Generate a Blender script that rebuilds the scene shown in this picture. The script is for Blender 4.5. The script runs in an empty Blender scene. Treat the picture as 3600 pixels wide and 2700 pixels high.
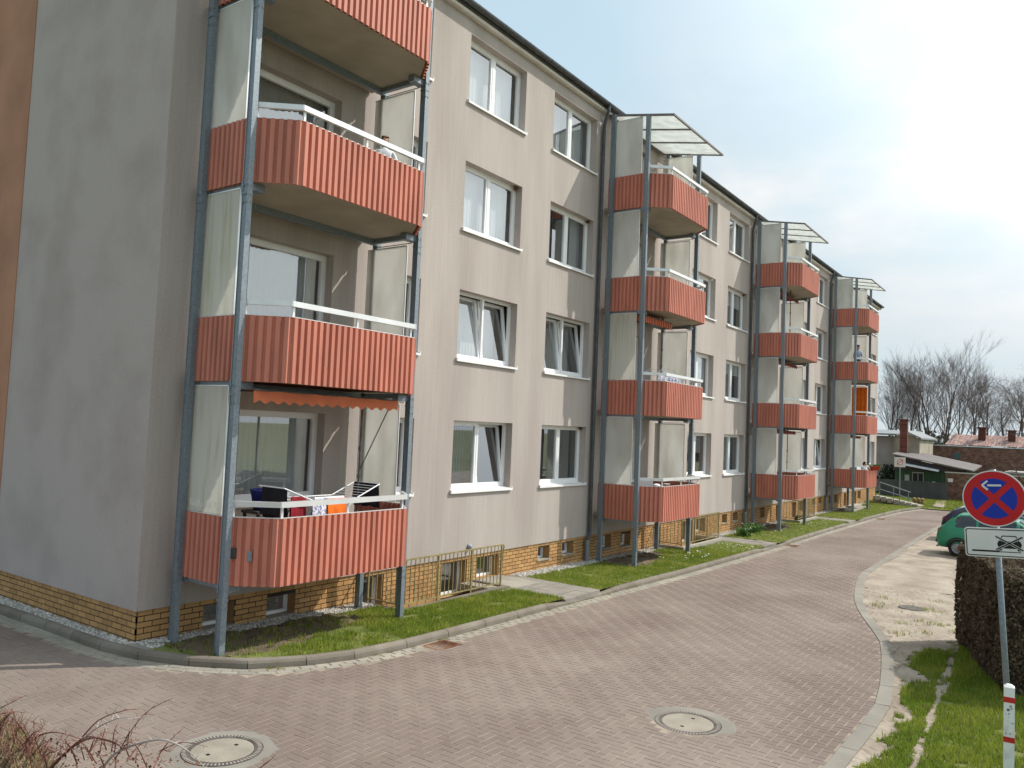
import bpy, math, random
import numpy as np
from mathutils import Vector, Matrix
R = math.radians
rng = random.Random(7)
nr = np.random.default_rng(11)
scn = bpy.context.scene
col = scn.collection

# ------------------------------------------------------------------ camera
CAM = Vector((-6.303, -10.778, 2.788))
cR = Vector((0.576882, -0.815751, 0.041929)); cU = Vector((-0.069530, 0.002105, 0.997578)); cF = Vector((0.813863, 0.578399, 0.055505))
cd = bpy.data.cameras.new('camera'); cam = bpy.data.objects.new('camera', cd); col.objects.link(cam)
cam.matrix_world = Matrix(((cR.x, cU.x, -cF.x, CAM.x), (cR.y, cU.y, -cF.y, CAM.y), (cR.z, cU.z, -cF.z, CAM.z), (0, 0, 0, 1)))
cd.sensor_width = 36.0; cd.lens = 28.106; cd.clip_start = 0.05; cd.clip_end = 3000
scn.camera = cam

# ------------------------------------------------------------------ world, sun, exposure
SUN = Vector((1.2, -1.0, 1.63)).normalized()          # towards the sun
w = bpy.data.worlds.new('World'); scn.world = w; w.use_nodes = True
nt = w.node_tree; nt.nodes.clear()
def wn(t, **k):
    n = nt.nodes.new(t)
    for a, b in k.items(): setattr(n, a, b)
    return n
sky = wn('ShaderNodeTexSky', sky_type='NISHITA', sun_disc=False)
sky.sun_elevation = math.asin(SUN.z); sky.sun_rotation = math.atan2(SUN.x, SUN.y)
sky.air_density = 1.0; sky.dust_density = 1.2; sky.ozone_density = 1.0; sky.altitude = 60
tc = wn('ShaderNodeTexCoord'); sep = wn('ShaderNodeSeparateXYZ'); nt.links.new(tc.outputs['Generated'], sep.inputs[0])
ad = wn('ShaderNodeMath', operation='ADD'); ad.inputs[1].default_value = 0.22; nt.links.new(sep.outputs['Z'], ad.inputs[0])
mx_ = wn('ShaderNodeMath', operation='MAXIMUM'); mx_.inputs[1].default_value = 0.08; nt.links.new(ad.outputs[0], mx_.inputs[0])
dv = wn('ShaderNodeVectorMath', operation='DIVIDE'); cmb = wn('ShaderNodeCombineXYZ')
for i in range(3): nt.links.new(mx_.outputs[0], cmb.inputs[i])
nt.links.new(tc.outputs['Generated'], dv.inputs[0]); nt.links.new(cmb.outputs[0], dv.inputs[1])
def cloud(scale, lo, hi, off, rough=.52):
    mp = wn('ShaderNodeMapping'); mp.inputs['Location'].default_value = off; nt.links.new(dv.outputs[0], mp.inputs[0])
    no = wn('ShaderNodeTexNoise'); no.inputs['Scale'].default_value = scale; no.inputs['Detail'].default_value = 8; no.inputs['Roughness'].default_value = rough
    nt.links.new(mp.outputs[0], no.inputs['Vector'])
    mr = wn('ShaderNodeMapRange', interpolation_type='SMOOTHSTEP'); mr.inputs['From Min'].default_value = lo; mr.inputs['From Max'].default_value = hi
    nt.links.new(no.outputs['Fac'], mr.inputs['Value']); return mr.outputs[0]
def mth(op, a, b, c=None):
    n = wn('ShaderNodeMath', operation=op)
    for i, v in enumerate((a, b, c)):
        if v is None: continue
        if isinstance(v, (int, float)): n.inputs[i].default_value = v
        else: nt.links.new(v, n.inputs[i])
    return n.outputs[0]
c1 = cloud(0.55, .44, .60, (9.3, 4.4, 0)); c2 = cloud(1.6, .34, .68, (0.2, 3.1, 1))
# thin veil thickening towards the sun side, as the haze in the air does
dsun = wn('ShaderNodeVectorMath', operation='DOT_PRODUCT'); nt.links.new(tc.outputs['Generated'], dsun.inputs[0]); dsun.inputs[1].default_value = SUN
veil = wn('ShaderNodeMapRange', interpolation_type='SMOOTHSTEP'); veil.inputs['From Min'].default_value = .45; veil.inputs['From Max'].default_value = 1.0; veil.inputs['To Max'].default_value = .75; nt.links.new(dsun.outputs['Value'], veil.inputs['Value'])
cov = mth('MAXIMUM', mth('MULTIPLY', c1, mth('MULTIPLY_ADD', c2, .45, .5)), veil.outputs[0])
mixs = wn('ShaderNodeMix', data_type='RGBA'); mixs.clamp_factor = True
nt.links.new(cov, mixs.inputs['Factor'])
ccol = wn('ShaderNodeMix', data_type='RGBA'); nt.links.new(c2, ccol.inputs['Factor'])
ccol.inputs['A'].default_value = (4.7, 5.5, 6.0, 1); ccol.inputs['B'].default_value = (7.4, 7.4, 7.3, 1)
tint = wn('ShaderNodeMix', data_type='RGBA', blend_type='MULTIPLY'); tint.inputs['Factor'].default_value = 1.0; tint.inputs['B'].default_value = (1.30, 1.30, 1.12, 1)
hs = wn('ShaderNodeHueSaturation'); hs.inputs['Saturation'].default_value = .80
nt.links.new(sky.outputs[0], tint.inputs['A']); nt.links.new(tint.outputs['Result'], hs.inputs['Color'])
thin = wn('ShaderNodeMix', data_type='RGBA'); thin.inputs['Factor'].default_value = .62; thin.inputs['B'].default_value = (5.2, 6.9, 7.8, 1); nt.links.new(hs.outputs[0], thin.inputs['A'])
hz = wn('ShaderNodeMapRange', interpolation_type='SMOOTHSTEP'); hz.inputs['From Min'].default_value = .30; hz.inputs['From Max'].default_value = .02; hz.inputs['To Max'].default_value = .92; nt.links.new(sep.outputs['Z'], hz.inputs['Value'])
haz = wn('ShaderNodeMix', data_type='RGBA'); haz.inputs['B'].default_value = (5.1, 5.75, 6.15, 1); nt.links.new(hz.outputs[0], haz.inputs['Factor'])
nt.links.new(thin.outputs['Result'], mixs.inputs['A']); nt.links.new(ccol.outputs['Result'], mixs.inputs['B']); nt.links.new(mixs.outputs['Result'], haz.inputs['A'])
bg = wn('ShaderNodeBackground'); bg.inputs['Strength'].default_value = 0.132
out = wn('ShaderNodeOutputWorld'); glow = wn('ShaderNodeMapRange', interpolation_type='SMOOTHSTEP'); glow.inputs['From Min'].default_value = .52; glow.inputs['From Max'].default_value = 1.0; glow.inputs['To Max'].default_value = 7.0; nt.links.new(dsun.outputs['Value'], glow.inputs['Value'])
gcol = wn('ShaderNodeVectorMath', operation='SCALE'); gcol.inputs[0].default_value = (1.0, .98, .93); nt.links.new(glow.outputs[0], gcol.inputs['Scale'])
addg = wn('ShaderNodeVectorMath', operation='ADD'); nt.links.new(haz.outputs['Result'], addg.inputs[0]); nt.links.new(gcol.outputs[0], addg.inputs[1])
nt.links.new(addg.outputs[0], bg.inputs['Color']); nt.links.new(bg.outputs[0], out.inputs[0])

sd = bpy.data.lights.new('sun', 'SUN'); sd.energy = 4.4; sd.angle = R(0.55); sd.color = (1.0, .95, .87)
so = bpy.data.objects.new('sun', sd); col.objects.link(so); so.rotation_euler = SUN.to_track_quat('Z', 'Y').to_euler(); so.location = (0, -20, 30)
vs = scn.view_settings; vs.view_transform = 'Standard'; vs.look = 'None'; vs.exposure = 0.0; vs.gamma = 1.0; vs.use_curve_mapping = False
scn.cycles.use_denoising = True; scn.cycles.max_bounces = 8; scn.cycles.transparent_max_bounces = 16; scn.cycles.sample_clamp_indirect = 6

# ------------------------------------------------------------------ materials
MATS = {}
def lin(c):
    return tuple((x / 12.92 if x <= .04045 else ((x + .055) / 1.055) ** 2.4) for x in c)
def S(r, g, b): return lin((r / 255, g / 255, b / 255))
def M(name, c, rough=.8, var=.12, scale=4.0, bump=0.0, bscale=80.0, metal=0.0, spec=.3, stretch=(1, 1, 1), c2=None, lo=.35, hi=.65, fine=0.0, fscale=90.0, piece=0.0, trans=0.0, coat=0.0, alpha=1.0, streak=0.0):
    if name in MATS: return MATS[name]
    m = bpy.data.materials.new(name); m.use_nodes = True; t = m.node_tree; b = t.nodes['Principled BSDF']
    L = t.links.new
    geo = t.nodes.new('ShaderNodeNewGeometry')
    mp = t.nodes.new('ShaderNodeMapping'); mp.inputs['Scale'].default_value = stretch; L(geo.outputs['Position'], mp.inputs[0])
    n = t.nodes.new('ShaderNodeTexNoise'); n.inputs['Scale'].default_value = scale; n.inputs['Detail'].default_value = 5; L(mp.outputs[0], n.inputs['Vector'])
    r = t.nodes.new('ShaderNodeMapRange'); r.inputs['From Min'].default_value = lo; r.inputs['From Max'].default_value = hi; L(n.outputs['Fac'], r.inputs['Value'])
    mix = t.nodes.new('ShaderNodeMix'); mix.data_type = 'RGBA'; L(r.outputs[0], mix.inputs['Factor'])
    a = tuple(max(0, x * (1 - var)) for x in c); d = c2 if c2 else tuple(min(1, x * (1 + var)) for x in c)
    mix.inputs['A'].default_value = (*a, 1); mix.inputs['B'].default_value = (*d, 1)
    last = mix.outputs['Result']
    def mul(sock, lastc, amt):
        g = t.nodes.new('ShaderNodeMapRange'); g.inputs['To Min'].default_value = 1 - amt; g.inputs['To Max'].default_value = 1 + amt; L(sock, g.inputs['Value'])
        v = t.nodes.new('ShaderNodeVectorMath'); v.operation = 'SCALE'; L(lastc, v.inputs[0]); L(g.outputs[0], v.inputs['Scale']); return v.outputs[0]
    if fine:
        n2 = t.nodes.new('ShaderNodeTexNoise'); n2.inputs['Scale'].default_value = fscale; n2.inputs['Detail'].default_value = 2; L(geo.outputs['Position'], n2.inputs['Vector'])
        last = mul(n2.outputs['Fac'], last, fine)
    if streak:
        m5 = t.nodes.new('ShaderNodeMapping'); m5.inputs['Scale'].default_value = (14, 14, .55); L(geo.outputs['Position'], m5.inputs[0]); n5 = t.nodes.new('ShaderNodeTexNoise'); n5.inputs['Scale'].default_value = 1.0; n5.inputs['Detail'].default_value = 4; n5.inputs['Roughness'].default_value = .65; L(m5.outputs[0], n5.inputs['Vector'])
        last = mul(n5.outputs['Fac'], last, streak)
    if piece:
        at = t.nodes.new('ShaderNodeAttribute'); at.attribute_name = 'pc'; last = mul(at.outputs['Fac'], last, piece)
    L(last, b.inputs['Base Color'])
    b.inputs['Roughness'].default_value = rough; b.inputs['Metallic'].default_value = metal; b.inputs['Specular IOR Level'].default_value = spec
    if coat: b.inputs['Coat Weight'].default_value = coat
    if bump:
        n3 = t.nodes.new('ShaderNodeTexNoise'); n3.inputs['Scale'].default_value = bscale; n3.inputs['Detail'].default_value = 3; L(geo.outputs['Position'], n3.inputs['Vector'])
        bp = t.nodes.new('ShaderNodeBump'); bp.inputs['Strength'].default_value = bump; bp.inputs['Distance'].default_value = .02; L(n3.outputs['Fac'], bp.inputs['Height']); L(bp.outputs[0], b.inputs['Normal'])
    if trans:
        tr = t.nodes.new('ShaderNodeBsdfTranslucent'); L(last, tr.inputs['Color'])
        ms = t.nodes.new('ShaderNodeMixShader'); ms.inputs[0].default_value = trans
        o = t.nodes['Material Output']; L(b.outputs[0], ms.inputs[1]); L(tr.outputs[0], ms.inputs[2]); L(ms.outputs[0], o.inputs[0])
        if alpha < 1:
            tp = t.nodes.new('ShaderNodeBsdfTransparent'); m4 = t.nodes.new('ShaderNodeMixShader'); m4.inputs[0].default_value = 1 - alpha
            L(ms.outputs[0], m4.inputs[1]); L(tp.outputs[0], m4.inputs[2]); L(m4.outputs[0], o.inputs[0])
    MATS[name] = m; return m
def glass_mat(name, tint=(.92, .96, .96), refl=1.0, ior=1.7):
    m = bpy.data.materials.new(name); m.use_nodes = True; t = m.node_tree; t.nodes.clear(); L = t.links.new
    fr = t.nodes.new('ShaderNodeLayerWeight'); fr.inputs['Blend'].default_value = .5
    pw = t.nodes.new('ShaderNodeMath'); pw.operation = 'POWER'; pw.inputs[1].default_value = 4.0; L(fr.outputs['Facing'], pw.inputs[0])
    mu = t.nodes.new('ShaderNodeMath'); mu.operation = 'MULTIPLY_ADD'; mu.use_clamp = True; mu.inputs[1].default_value = .85 * refl; mu.inputs[2].default_value = ior * .15; L(pw.outputs[0], mu.inputs[0])
    tp = t.nodes.new('ShaderNodeBsdfTransparent'); tp.inputs['Color'].default_value = (*tint, 1)
    gl = t.nodes.new('ShaderNodeBsdfGlossy'); gl.inputs['Roughness'].default_value = .015; gl.inputs['Color'].default_value = (.95, .97, 1, 1)
    ms = t.nodes.new('ShaderNodeMixShader'); L(mu.outputs[0], ms.inputs[0]); L(tp.outputs[0], ms.inputs[1]); L(gl.outputs[0], ms.inputs[2])
    o = t.nodes.new('ShaderNodeOutputMaterial'); L(ms.outputs[0], o.inputs[0]); MATS[name] = m; return m

M('plaster', (.36, .312, .283), .92, .0, .42, .25, 160, stretch=(2.6, 2.6, .45), c2=(.44, .39, .357), lo=.30, hi=.62, fine=.12, fscale=28, streak=.14)
M('gable_plaster', (.355, .297, .277), .92, .0, .8, .25, 160, c2=(.44, .378, .355), lo=.25, hi=.55, fine=.11, fscale=28, streak=.04)
M('terracotta_plaster', (.40, .20, .125), .92, .12, 1.0, .2, 160, fine=.14, fscale=140)
M('mortar', (.045, .034, .027), .95, .2, 8)
M('brick', (.43, .245, .10), .75, .10, 3.0, .2, 120, piece=.16, fine=.10, fscale=60)
M('white_pvc', (.80, .80, .80), .35, .03, 2, spec=.5)
M('sill_metal', (.78, .78, .77), .4, .05, 3, spec=.5)
M('clad', (.49, .178, .122), .55, .13, 1.4, spec=.35, fine=.07, fscale=25, stretch=(3, 3, .6))
M('galv', (.20, .235, .265), .5, .14, 30, metal=.35, spec=.5, fine=.12, fscale=120)
M('alu', (.72, .72, .71), .35, .06, 3, metal=.4, spec=.5)
M('dark_alu', (.17, .155, .145), .5, .1, 5, metal=.2)
M('slab', (.36, .315, .25), .9, .12, 1.5, .2, 60, fine=.08)
M('screen', (.72, .71, .66), .35, .10, 2.2, trans=.6, c2=(.80, .80, .77), stretch=(1, 1, .35), alpha=.95, lo=.3, hi=.6)
M('screen_dirty', (.62, .60, .48), .4, .0, 2.2, trans=.5, c2=(.76, .75, .69), stretch=(5, 5, .35), alpha=.92, lo=.3, hi=.5)
M('canopy_glass', (.70, .72, .68), .25, .1, 3, trans=.6, alpha=.72)
M('gutter', (.075, .08, .085), .45, .2, 5, metal=.3)
M('roof', (.10, .095, .09), .9, .15, 3)
M('soffit', (.62, .58, .52), .8, .08, 2)
M('room', (.16, .14, .125), .9, .15, 1)
M('curtain_white', (.80, .80, .80), .9, .03, 3, trans=.35, alpha=.9)
M('curtain_sheer', (.62, .64, .66), .9, .05, 3, trans=.35, alpha=.75)
M('curtain_blue', (.03, .045, .075), .9, .1, 5, trans=.1)
M('curtain_green', (.10, .15, .15), .9, .1, 5, trans=.2)
M('curtain_dark', (.07, .06, .055), .9, .1, 5, trans=.1)
glass_mat('glass'); glass_mat('car_glass', (.10, .12, .13), .8, .5)
M('kerb', (.155, .13, .104), .9, .0, 1.6, .3, 70, c2=(.22, .196, .16), piece=.08, fine=.14, fscale=50)
M('edging', (.235, .215, .185), .9, .12, 1.6, .2, 70, piece=.06, fine=.1, fscale=50)
M('paver', (.172, .130, .111), .88, .0, .55, .25, 110, c2=(.234, .188, .161), piece=.06, fine=.14, fscale=70)
M('paver_grey', (.29, .265, .22), .88, .12, .9, .25, 110, piece=.12, fine=.12, fscale=70)
M('joint_sand', (.26, .215, .17), .95, .25, 5, fine=.2)
M('soil', (.10, .075, .052), .95, .0, 2.2, .5, 25, c2=(.17, .125, .085), fine=.25, fscale=40)
M('sand', (.235, .188, .147), .95, .0, 1.3, .5, 22, c2=(.36, .308, .25), fine=.26, fscale=14, lo=.32, hi=.64)
M('turf', (.10, .125, .025), .95, .0, 3, .4, 30, c2=(.175, .185, .06), fine=.3, fscale=45)
M('far_ground', (.10, .12, .045), .95, .0, .25, c2=(.17, .17, .08), fine=.2, fscale=8)
def grass_mat(name, a, b, yel):
    m = M(name, a, .7, 0, 1.3, spec=.2, c2=b, piece=.35, trans=.35, lo=.3, hi=.65); return m
grass_mat('grass', (.14, .225, .018), (.30, .34, .05), 0)
grass_mat('grass_dry', (.16, .14, .05), (.24, .20, .09), 0)
M('dead_grass', (.17, .12, .065), .9, .0, 3, c2=(.27, .20, .12), piece=.35, trans=.2)
M('concrete', (.30, .275, .235), .9, .15, 1.8, .3, 50, fine=.12)
M('concrete_light', (.34, .31, .265), .9, .10, 3, .2, 60, fine=.1)
M('iron', (.12, .105, .095), .7, .3, 9, .3, 60, metal=.4)
M('rust', (.17, .075, .04), .8, .35, 12, .3, 60, metal=.2)
M('rail_yellow', (.25, .205, .09), .6, .2, 8)
M('pebble', (.42, .40, .37), .85, .2, 20, piece=.4)
M('daisy', (.8, .8, .76), .8, .03, 3)
M('red_sign', (.50, .012, .016), .4, .05, 3); M('blue_sign', (.008, .03, .33), .4, .05, 3); M('white_sign', (.66, .65, .62), .45, .05, 3); M('black_sign', (.012, .012, .013), .5, .1, 3)
M('grey_back', (.30, .31, .32), .5, .08, 4, metal=.5)
M('hedge_leaf', (.095, .062, .04), .8, .0, 5, c2=(.155, .115, .07), piece=.5, trans=.2)
M('hedge_core', (.05, .035, .022), .95, .2, 6)  # darker than the leaves: shade inside the hedge put into the core colour
M('bark', (.085, .062, .055), .95, .2, 2); M('twig', (.14, .105, .096), .95, .2, 2); M('near_bark', (.085, .065, .05), .95, .2, 4)
M('thicket', (.10, .085, .065), .95, .0, .4, c2=(.13, .13, .08), piece=.4)
M('cane', (.16, .065, .05), .6, .3, 7); M('cane_pale', (.38, .33, .30), .7, .25, 8); M('dead_leaf', (.13, .06, .035), .8, .3, 9, piece=.4)
M('white_paint', (.76, .75, .72), .55, .10, 9, lo=.3, hi=.5); M('red_paint', (.55, .03, .025), .5, .1, 6)
M('fabric_orange', (.80, .17, .015), .85, .12, 9); M('fabric_black', (.018, .018, .024), .9, .2, 8); M('fabric_blue', (.012, .03, .22), .6, .15, 8); M('fabric_red', (.22, .01, .018), .85, .2, 8); M('fabric_white', (.74, .75, .78), .9, .05, 8); M('fabric_lilac', (.30, .32, .50), .9, .2, 25, c2=(.75, .75, .80), lo=.45, hi=.55)
M('awning', (.66, .19, .09), .85, .08, 5, trans=.25); M('awning_dark', (.20, .045, .035), .85, .15, 5)
M('skin', (.52, .30, .22), .6, .06, 20); M('hair_brown', (.14, .075, .035), .8, .2, 60); M('hair_dark', (.02, .014, .011), .8, .2, 60)
M('shirt_blue', (.20, .25, .36), .9, .1, 12); M('shirt_white', (.70, .70, .70), .9, .05, 12); M('trouser', (.03, .035, .05), .9, .1, 12)
M('car_green', (.008, .22, .115), .35, .03, 2, coat=.25, spec=.5); M('car_navy', (.012, .016, .045), .3, .05, 2, coat=.6); M('car_silver', (.55, .60, .66), .3, .05, 2, metal=.4, coat=.5)
M('tyre', (.02, .02, .02), .9, .1, 9); M('rim', (.28, .28, .29), .4, .05, 5, metal=.6); M('lamp_red', (.42, .012, .01), .25, .05, 9, coat=.5); M('lamp_clear', (.75, .75, .72), .25, .05, 9, coat=.5); M('bumper', (.03, .03, .032), .7, .1, 4)
M('render_cream', (.36, .32, .25), .9, .15, 1, fine=.1); M('render_grey', (.34, .32, .31), .9, .12, 1); M('shed_green', (.035, .075, .04), .85, .2, 1.2, stretch=(8, 8, .5)); M('tar_roof', (.155, .14, .135), .9, .12, 2, fine=.1)
M('old_brick', (.16, .075, .055), .9, .0, 2.4, c2=(.23, .13, .095), piece=.35, fine=.15); M('old_mortar', (.16, .13, .11), .9, .2, 3); M('chim_brick', (.15, .05, .035), .9, .2, 5, piece=.3); M('dark_wood', (.055, .05, .05), .9, .2, 3, stretch=(9, 9, .5)); M('fence_slate', (.075, .078, .082), .9, .15, 1.5)
M('tile_red', (.34, .21, .18), .85, .12, 3, piece=.25); M('white_trim', (.75, .77, .80), .5, .05, 3); M('leaf_dark', (.02, .032, .012), .7, .2, 3, piece=.4); M('plant_green', (.07, .15, .03), .6, .2, 5, piece=.3, trans=.3)
M('terracotta', (.42, .07, .03), .8, .1, 8); M('log', (.22, .13, .075), .9, .2, 8); M('mud_nest', (.12, .065, .035), .95, .2, 30, .5, 40); M('zinc_roof', (.22, .23, .24), .7, .1, 2)
M('lid_tan', (.275, .245, .20), .9, .12, 4, .3, 70, fine=.14, fscale=60)
M('lamp_grey', (.30, .33, .38), .5, .1, 8)

# ------------------------------------------------------------------ mesh helpers
class MB:
    def __init__(s): s.v = []; s.f = []; s.m = []; s.p = []
    def add(s, vs, fs, mi=0, pc=0.5):
        o = len(s.v); s.v += [tuple(x) for x in vs]; s.f += [tuple(i + o for i in f) for f in fs]; s.m += [mi] * len(fs); s.p += [pc] * len(fs)
    def quad(s, a, b, c, d, mi=0, pc=.5): s.add([a, b, c, d], [(0, 1, 2, 3)], mi, pc)
    def box(s, x0, x1, y0, y1, z0, z1, mi=0, pc=.5):
        s.add([(x0, y0, z0), (x1, y0, z0), (x1, y1, z0), (x0, y1, z0), (x0, y0, z1), (x1, y0, z1), (x1, y1, z1), (x0, y1, z1)],
              [(0, 3, 2, 1), (4, 5, 6, 7), (0, 1, 5, 4), (1, 2, 6, 5), (2, 3, 7, 6), (3, 0, 4, 7)], mi, pc)
    def prism(s, pts, z0, z1, mi=0, pc=.5):
        n = len(pts); v = [(x, y, z0) for x, y in pts] + [(x, y, z1) for x, y in pts]
        f = [tuple(range(n - 1, -1, -1)), tuple(range(n, 2 * n))] + [(i, (i + 1) % n, n + (i + 1) % n, n + i) for i in range(n)]
        s.add(v, f, mi, pc)
    def tube(s, pts, rad, n=6, mi=0, cap=True, pc=.5):
        pts = [Vector(p) for p in pts]; k = len(pts)
        rads = rad if isinstance(rad, (list, tuple)) else [rad] * k
        vs = []; prev = None
        for i, p in enumerate(pts):
            d = (pts[min(i + 1, k - 1)] - pts[max(i - 1, 0)]).normalized()
            if prev is None:
                a = d.orthogonal().normalized()
            else:
                a = prev - d * prev.dot(d); a = a.normalized() if a.length > 1e-6 else d.orthogonal().normalized()
            prev = a; b = d.cross(a)
            for j in range(n):
                t = 2 * math.pi * j / n + math.pi / 4; vs.append(p + (a * math.cos(t) + b * math.sin(t)) * rads[i])
        fs = [(i * n + j, i * n + (j + 1) % n, (i + 1) * n + (j + 1) % n, (i + 1) * n + j) for i in range(k - 1) for j in range(n)]
        if cap: fs += [tuple(range(n - 1, -1, -1)), tuple((k - 1) * n + j for j in range(n))]
        s.add(vs, fs, mi, pc)
    def bar(s, a, b, w_, h_, mi=0, up=(0, 0, 1), pc=.5):
        a = Vector(a); b = Vector(b); d = (b - a).normalized(); u = Vector(up); r = d.cross(u)
        r = r.normalized() if r.length > 1e-6 else d.orthogonal().normalized(); u = r.cross(d).normalized()
        vs = []
        for p in (a, b):
            for sx, sy in ((-1, -1), (1, -1), (1, 1), (-1, 1)): vs.append(p + r * (sx * w_ / 2) + u * (sy * h_ / 2))
        s.add(vs, [(3, 2, 1, 0), (4, 5, 6, 7), (0, 1, 5, 4), (1, 2, 6, 5), (2, 3, 7, 6), (3, 0, 4, 7)], mi, pc)
    def lathe(s, prof, n=24, c=(0, 0, 0), mi=0, pc=.5):
        vs = []; k = len(prof)
        for r_, z in prof:
            for j in range(n):
                t = 2 * math.pi * j / n; vs.append((c[0] + r_ * math.cos(t), c[1] + r_ * math.sin(t), c[2] + z))
        fs = [(i * n + j, i * n + (j + 1) % n, (i + 1) * n + (j + 1) % n, (i + 1) * n + j) for i in range(k - 1) for j in range(n)]
        fs += [tuple(range(n - 1, -1, -1)), tuple((k - 1) * n + j for j in range(n))]
        s.add(vs, fs, mi, pc)
    def ball(s, c, r, n=8, m=6, mi=0, pc=.5, sc=(1, 1, 1)):
        vs = [(c[0], c[1], c[2] - r * sc[2])]
        for i in range(1, m):
            a = math.pi * i / m
            for j in range(n):
                t = 2 * math.pi * j / n; vs.append((c[0] + r * sc[0] * math.sin(a) * math.cos(t), c[1] + r * sc[1] * math.sin(a) * math.sin(t), c[2] - r * sc[2] * math.cos(a)))
        vs.append((c[0], c[1], c[2] + r * sc[2])); e = len(vs) - 1
        fs = [(0, 1 + (j + 1) % n, 1 + j) for j in range(n)]
        fs += [(1 + i * n + j, 1 + i * n + (j + 1) % n, 1 + (i + 1) * n + (j + 1) % n, 1 + (i + 1) * n + j) for i in range(m - 2) for j in range(n)]
        fs += [(1 + (m - 2) * n + j, 1 + (m - 2) * n + (j + 1) % n, e) for j in range(n)]
        s.add(vs, fs, mi, pc)
    def mesh(s, name, mats, smooth=False):
        me = bpy.data.meshes.new(name); me.from_pydata(s.v, [], s.f)
        for m in (mats if isinstance(mats, (list, tuple)) else [mats]): me.materials.append(MATS[m])
        if any(s.m): me.polygons.foreach_set('material_index', s.m)
        if any(abs(x - .5) > 1e-6 for x in s.p):
            a = me.attributes.new('pc', 'FLOAT', 'FACE'); a.data.foreach_set('value', s.p)
        if smooth: me.polygons.foreach_set('use_smooth', [True] * len(s.f))
        me.update(); return me
def ob(name, me, parent=None, loc=(0, 0, 0), rot=None):
    o = bpy.data.objects.new(name, me); col.objects.link(o); o.location = loc
    if rot: o.rotation_euler = rot
    if parent: o.parent = parent
    return o
def obm(name, mb, mats, parent=None, loc=(0, 0, 0), rot=None, smooth=False): return ob(name, mb.mesh(name, mats, smooth), parent, loc, rot)
def tag(o, label=None, cat=None, group=None, kind=None):
    if label: o['label'] = label
    if cat: o['category'] = cat
    if group: o['group'] = group
    if kind: o['kind'] = kind
    return o
def empty(name, loc=(0, 0, 0), label=None, cat=None, group=None, rz=0):
    o = bpy.data.objects.new(name, None); col.objects.link(o); o.location = loc; o.rotation_euler = (0, 0, rz); o.empty_display_size = .2
    return tag(o, label, cat, group)
def np_mesh(name, V, F, mats, pc=None, midx=None):
    """V (n,3), F (m,k) arrays"""
    me = bpy.data.meshes.new(name); V = np.asarray(V, np.float32); F = np.asarray(F, np.int32); k = F.shape[1]
    me.vertices.add(len(V)); me.vertices.foreach_set('co', V.ravel()); me.loops.add(F.size); me.loops.foreach_set('vertex_index', F.ravel())
    me.polygons.add(len(F)); me.polygons.foreach_set('loop_start', np.arange(0, F.size, k, dtype=np.int32))
    for m in (mats if isinstance(mats, (list, tuple)) else [mats]): me.materials.append(MATS[m])
    if midx is not None: me.polygons.foreach_set('material_index', np.asarray(midx, np.int32))
    if pc is not None:
        a = me.attributes.new('pc', 'FLOAT', 'FACE'); a.data.foreach_set('value', np.asarray(pc, np.float32))
    me.polygons.foreach_set('use_smooth', np.zeros(len(F), bool))
    me.update(calc_edges=True); me.validate(); return me
def pix(p):
    v = Vector(p) - CAM; d = v.dot(cF)
    return (1800 + 2810.6 * v.dot(cR) / d, 1350 - 2810.6 * v.dot(cU) / d, d)
def wave_sheet(mb, x0, x1, y, z0, z1, amp=.02, per=.13, mi=0, n=None, rowz=1):
    n = n or max(6, int((x1 - x0) / per * 4))
    xs = [x0 + (x1 - x0) * i / n for i in range(n + 1)]
    vs = []
    for z in (z0, z1):
        for x in xs: vs.append((x, y + amp * math.sin(2 * math.pi * x / per) * (1 if z == z0 else .6), z))
    mb.add(vs, [(i, i + 1, n + 2 + i, n + 1 + i) for i in range(n)], mi)
# terrain height of the road surface along the block
ZX = [(-40, -.50), (0, -.52), (.6, -.535), (4, -.62), (9, -.70), (13.5, -.77), (26, -.84), (38, -.89), (60, -.92), (400, -.95)]
def zr(x): return float(np.interp(x, [a for a, b in ZX], [b for a, b in ZX]))
def zrv(x): return np.interp(x, [a for a, b in ZX], [b for a, b in ZX])
def inpoly(P, poly):
    x, y = P[:, 0], P[:, 1]; c = np.zeros(len(P), bool); n = len(poly); j = n - 1
    for i in range(n):
        xi, yi = poly[i]; xj, yj = poly[j]
        t = ((yi > y) != (yj > y)) & (x < (xj - xi) * (y - yi) / (yj - yi + 1e-12) + xi); c ^= t; j = i
    return c
def smooth_line(pts, step):
    """Catmull-Rom through pts, resampled at even steps"""
    P = [np.array(p, float) for p in pts]; P = [2 * P[0] - P[1]] + P + [2 * P[-1] - P[-2]]
    o = []
    for i in range(1, len(P) - 2):
        for t in np.linspace(0, 1, 24, endpoint=False):
            a, b, c, d = P[i - 1:i + 3]; o.append(.5 * ((2 * b) + (-a + c) * t + (2 * a - 5 * b + 4 * c - d) * t * t + (-a + 3 * b - 3 * c + d) * t ** 3))
    o.append(P[-2]); o = np.array(o); s = np.concatenate([[0], np.cumsum(np.hypot(*np.diff(o, axis=0).T))])
    q = np.arange(0, s[-1], step); return np.stack([np.interp(q, s, o[:, 0]), np.interp(q, s, o[:, 1])], 1)
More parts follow.
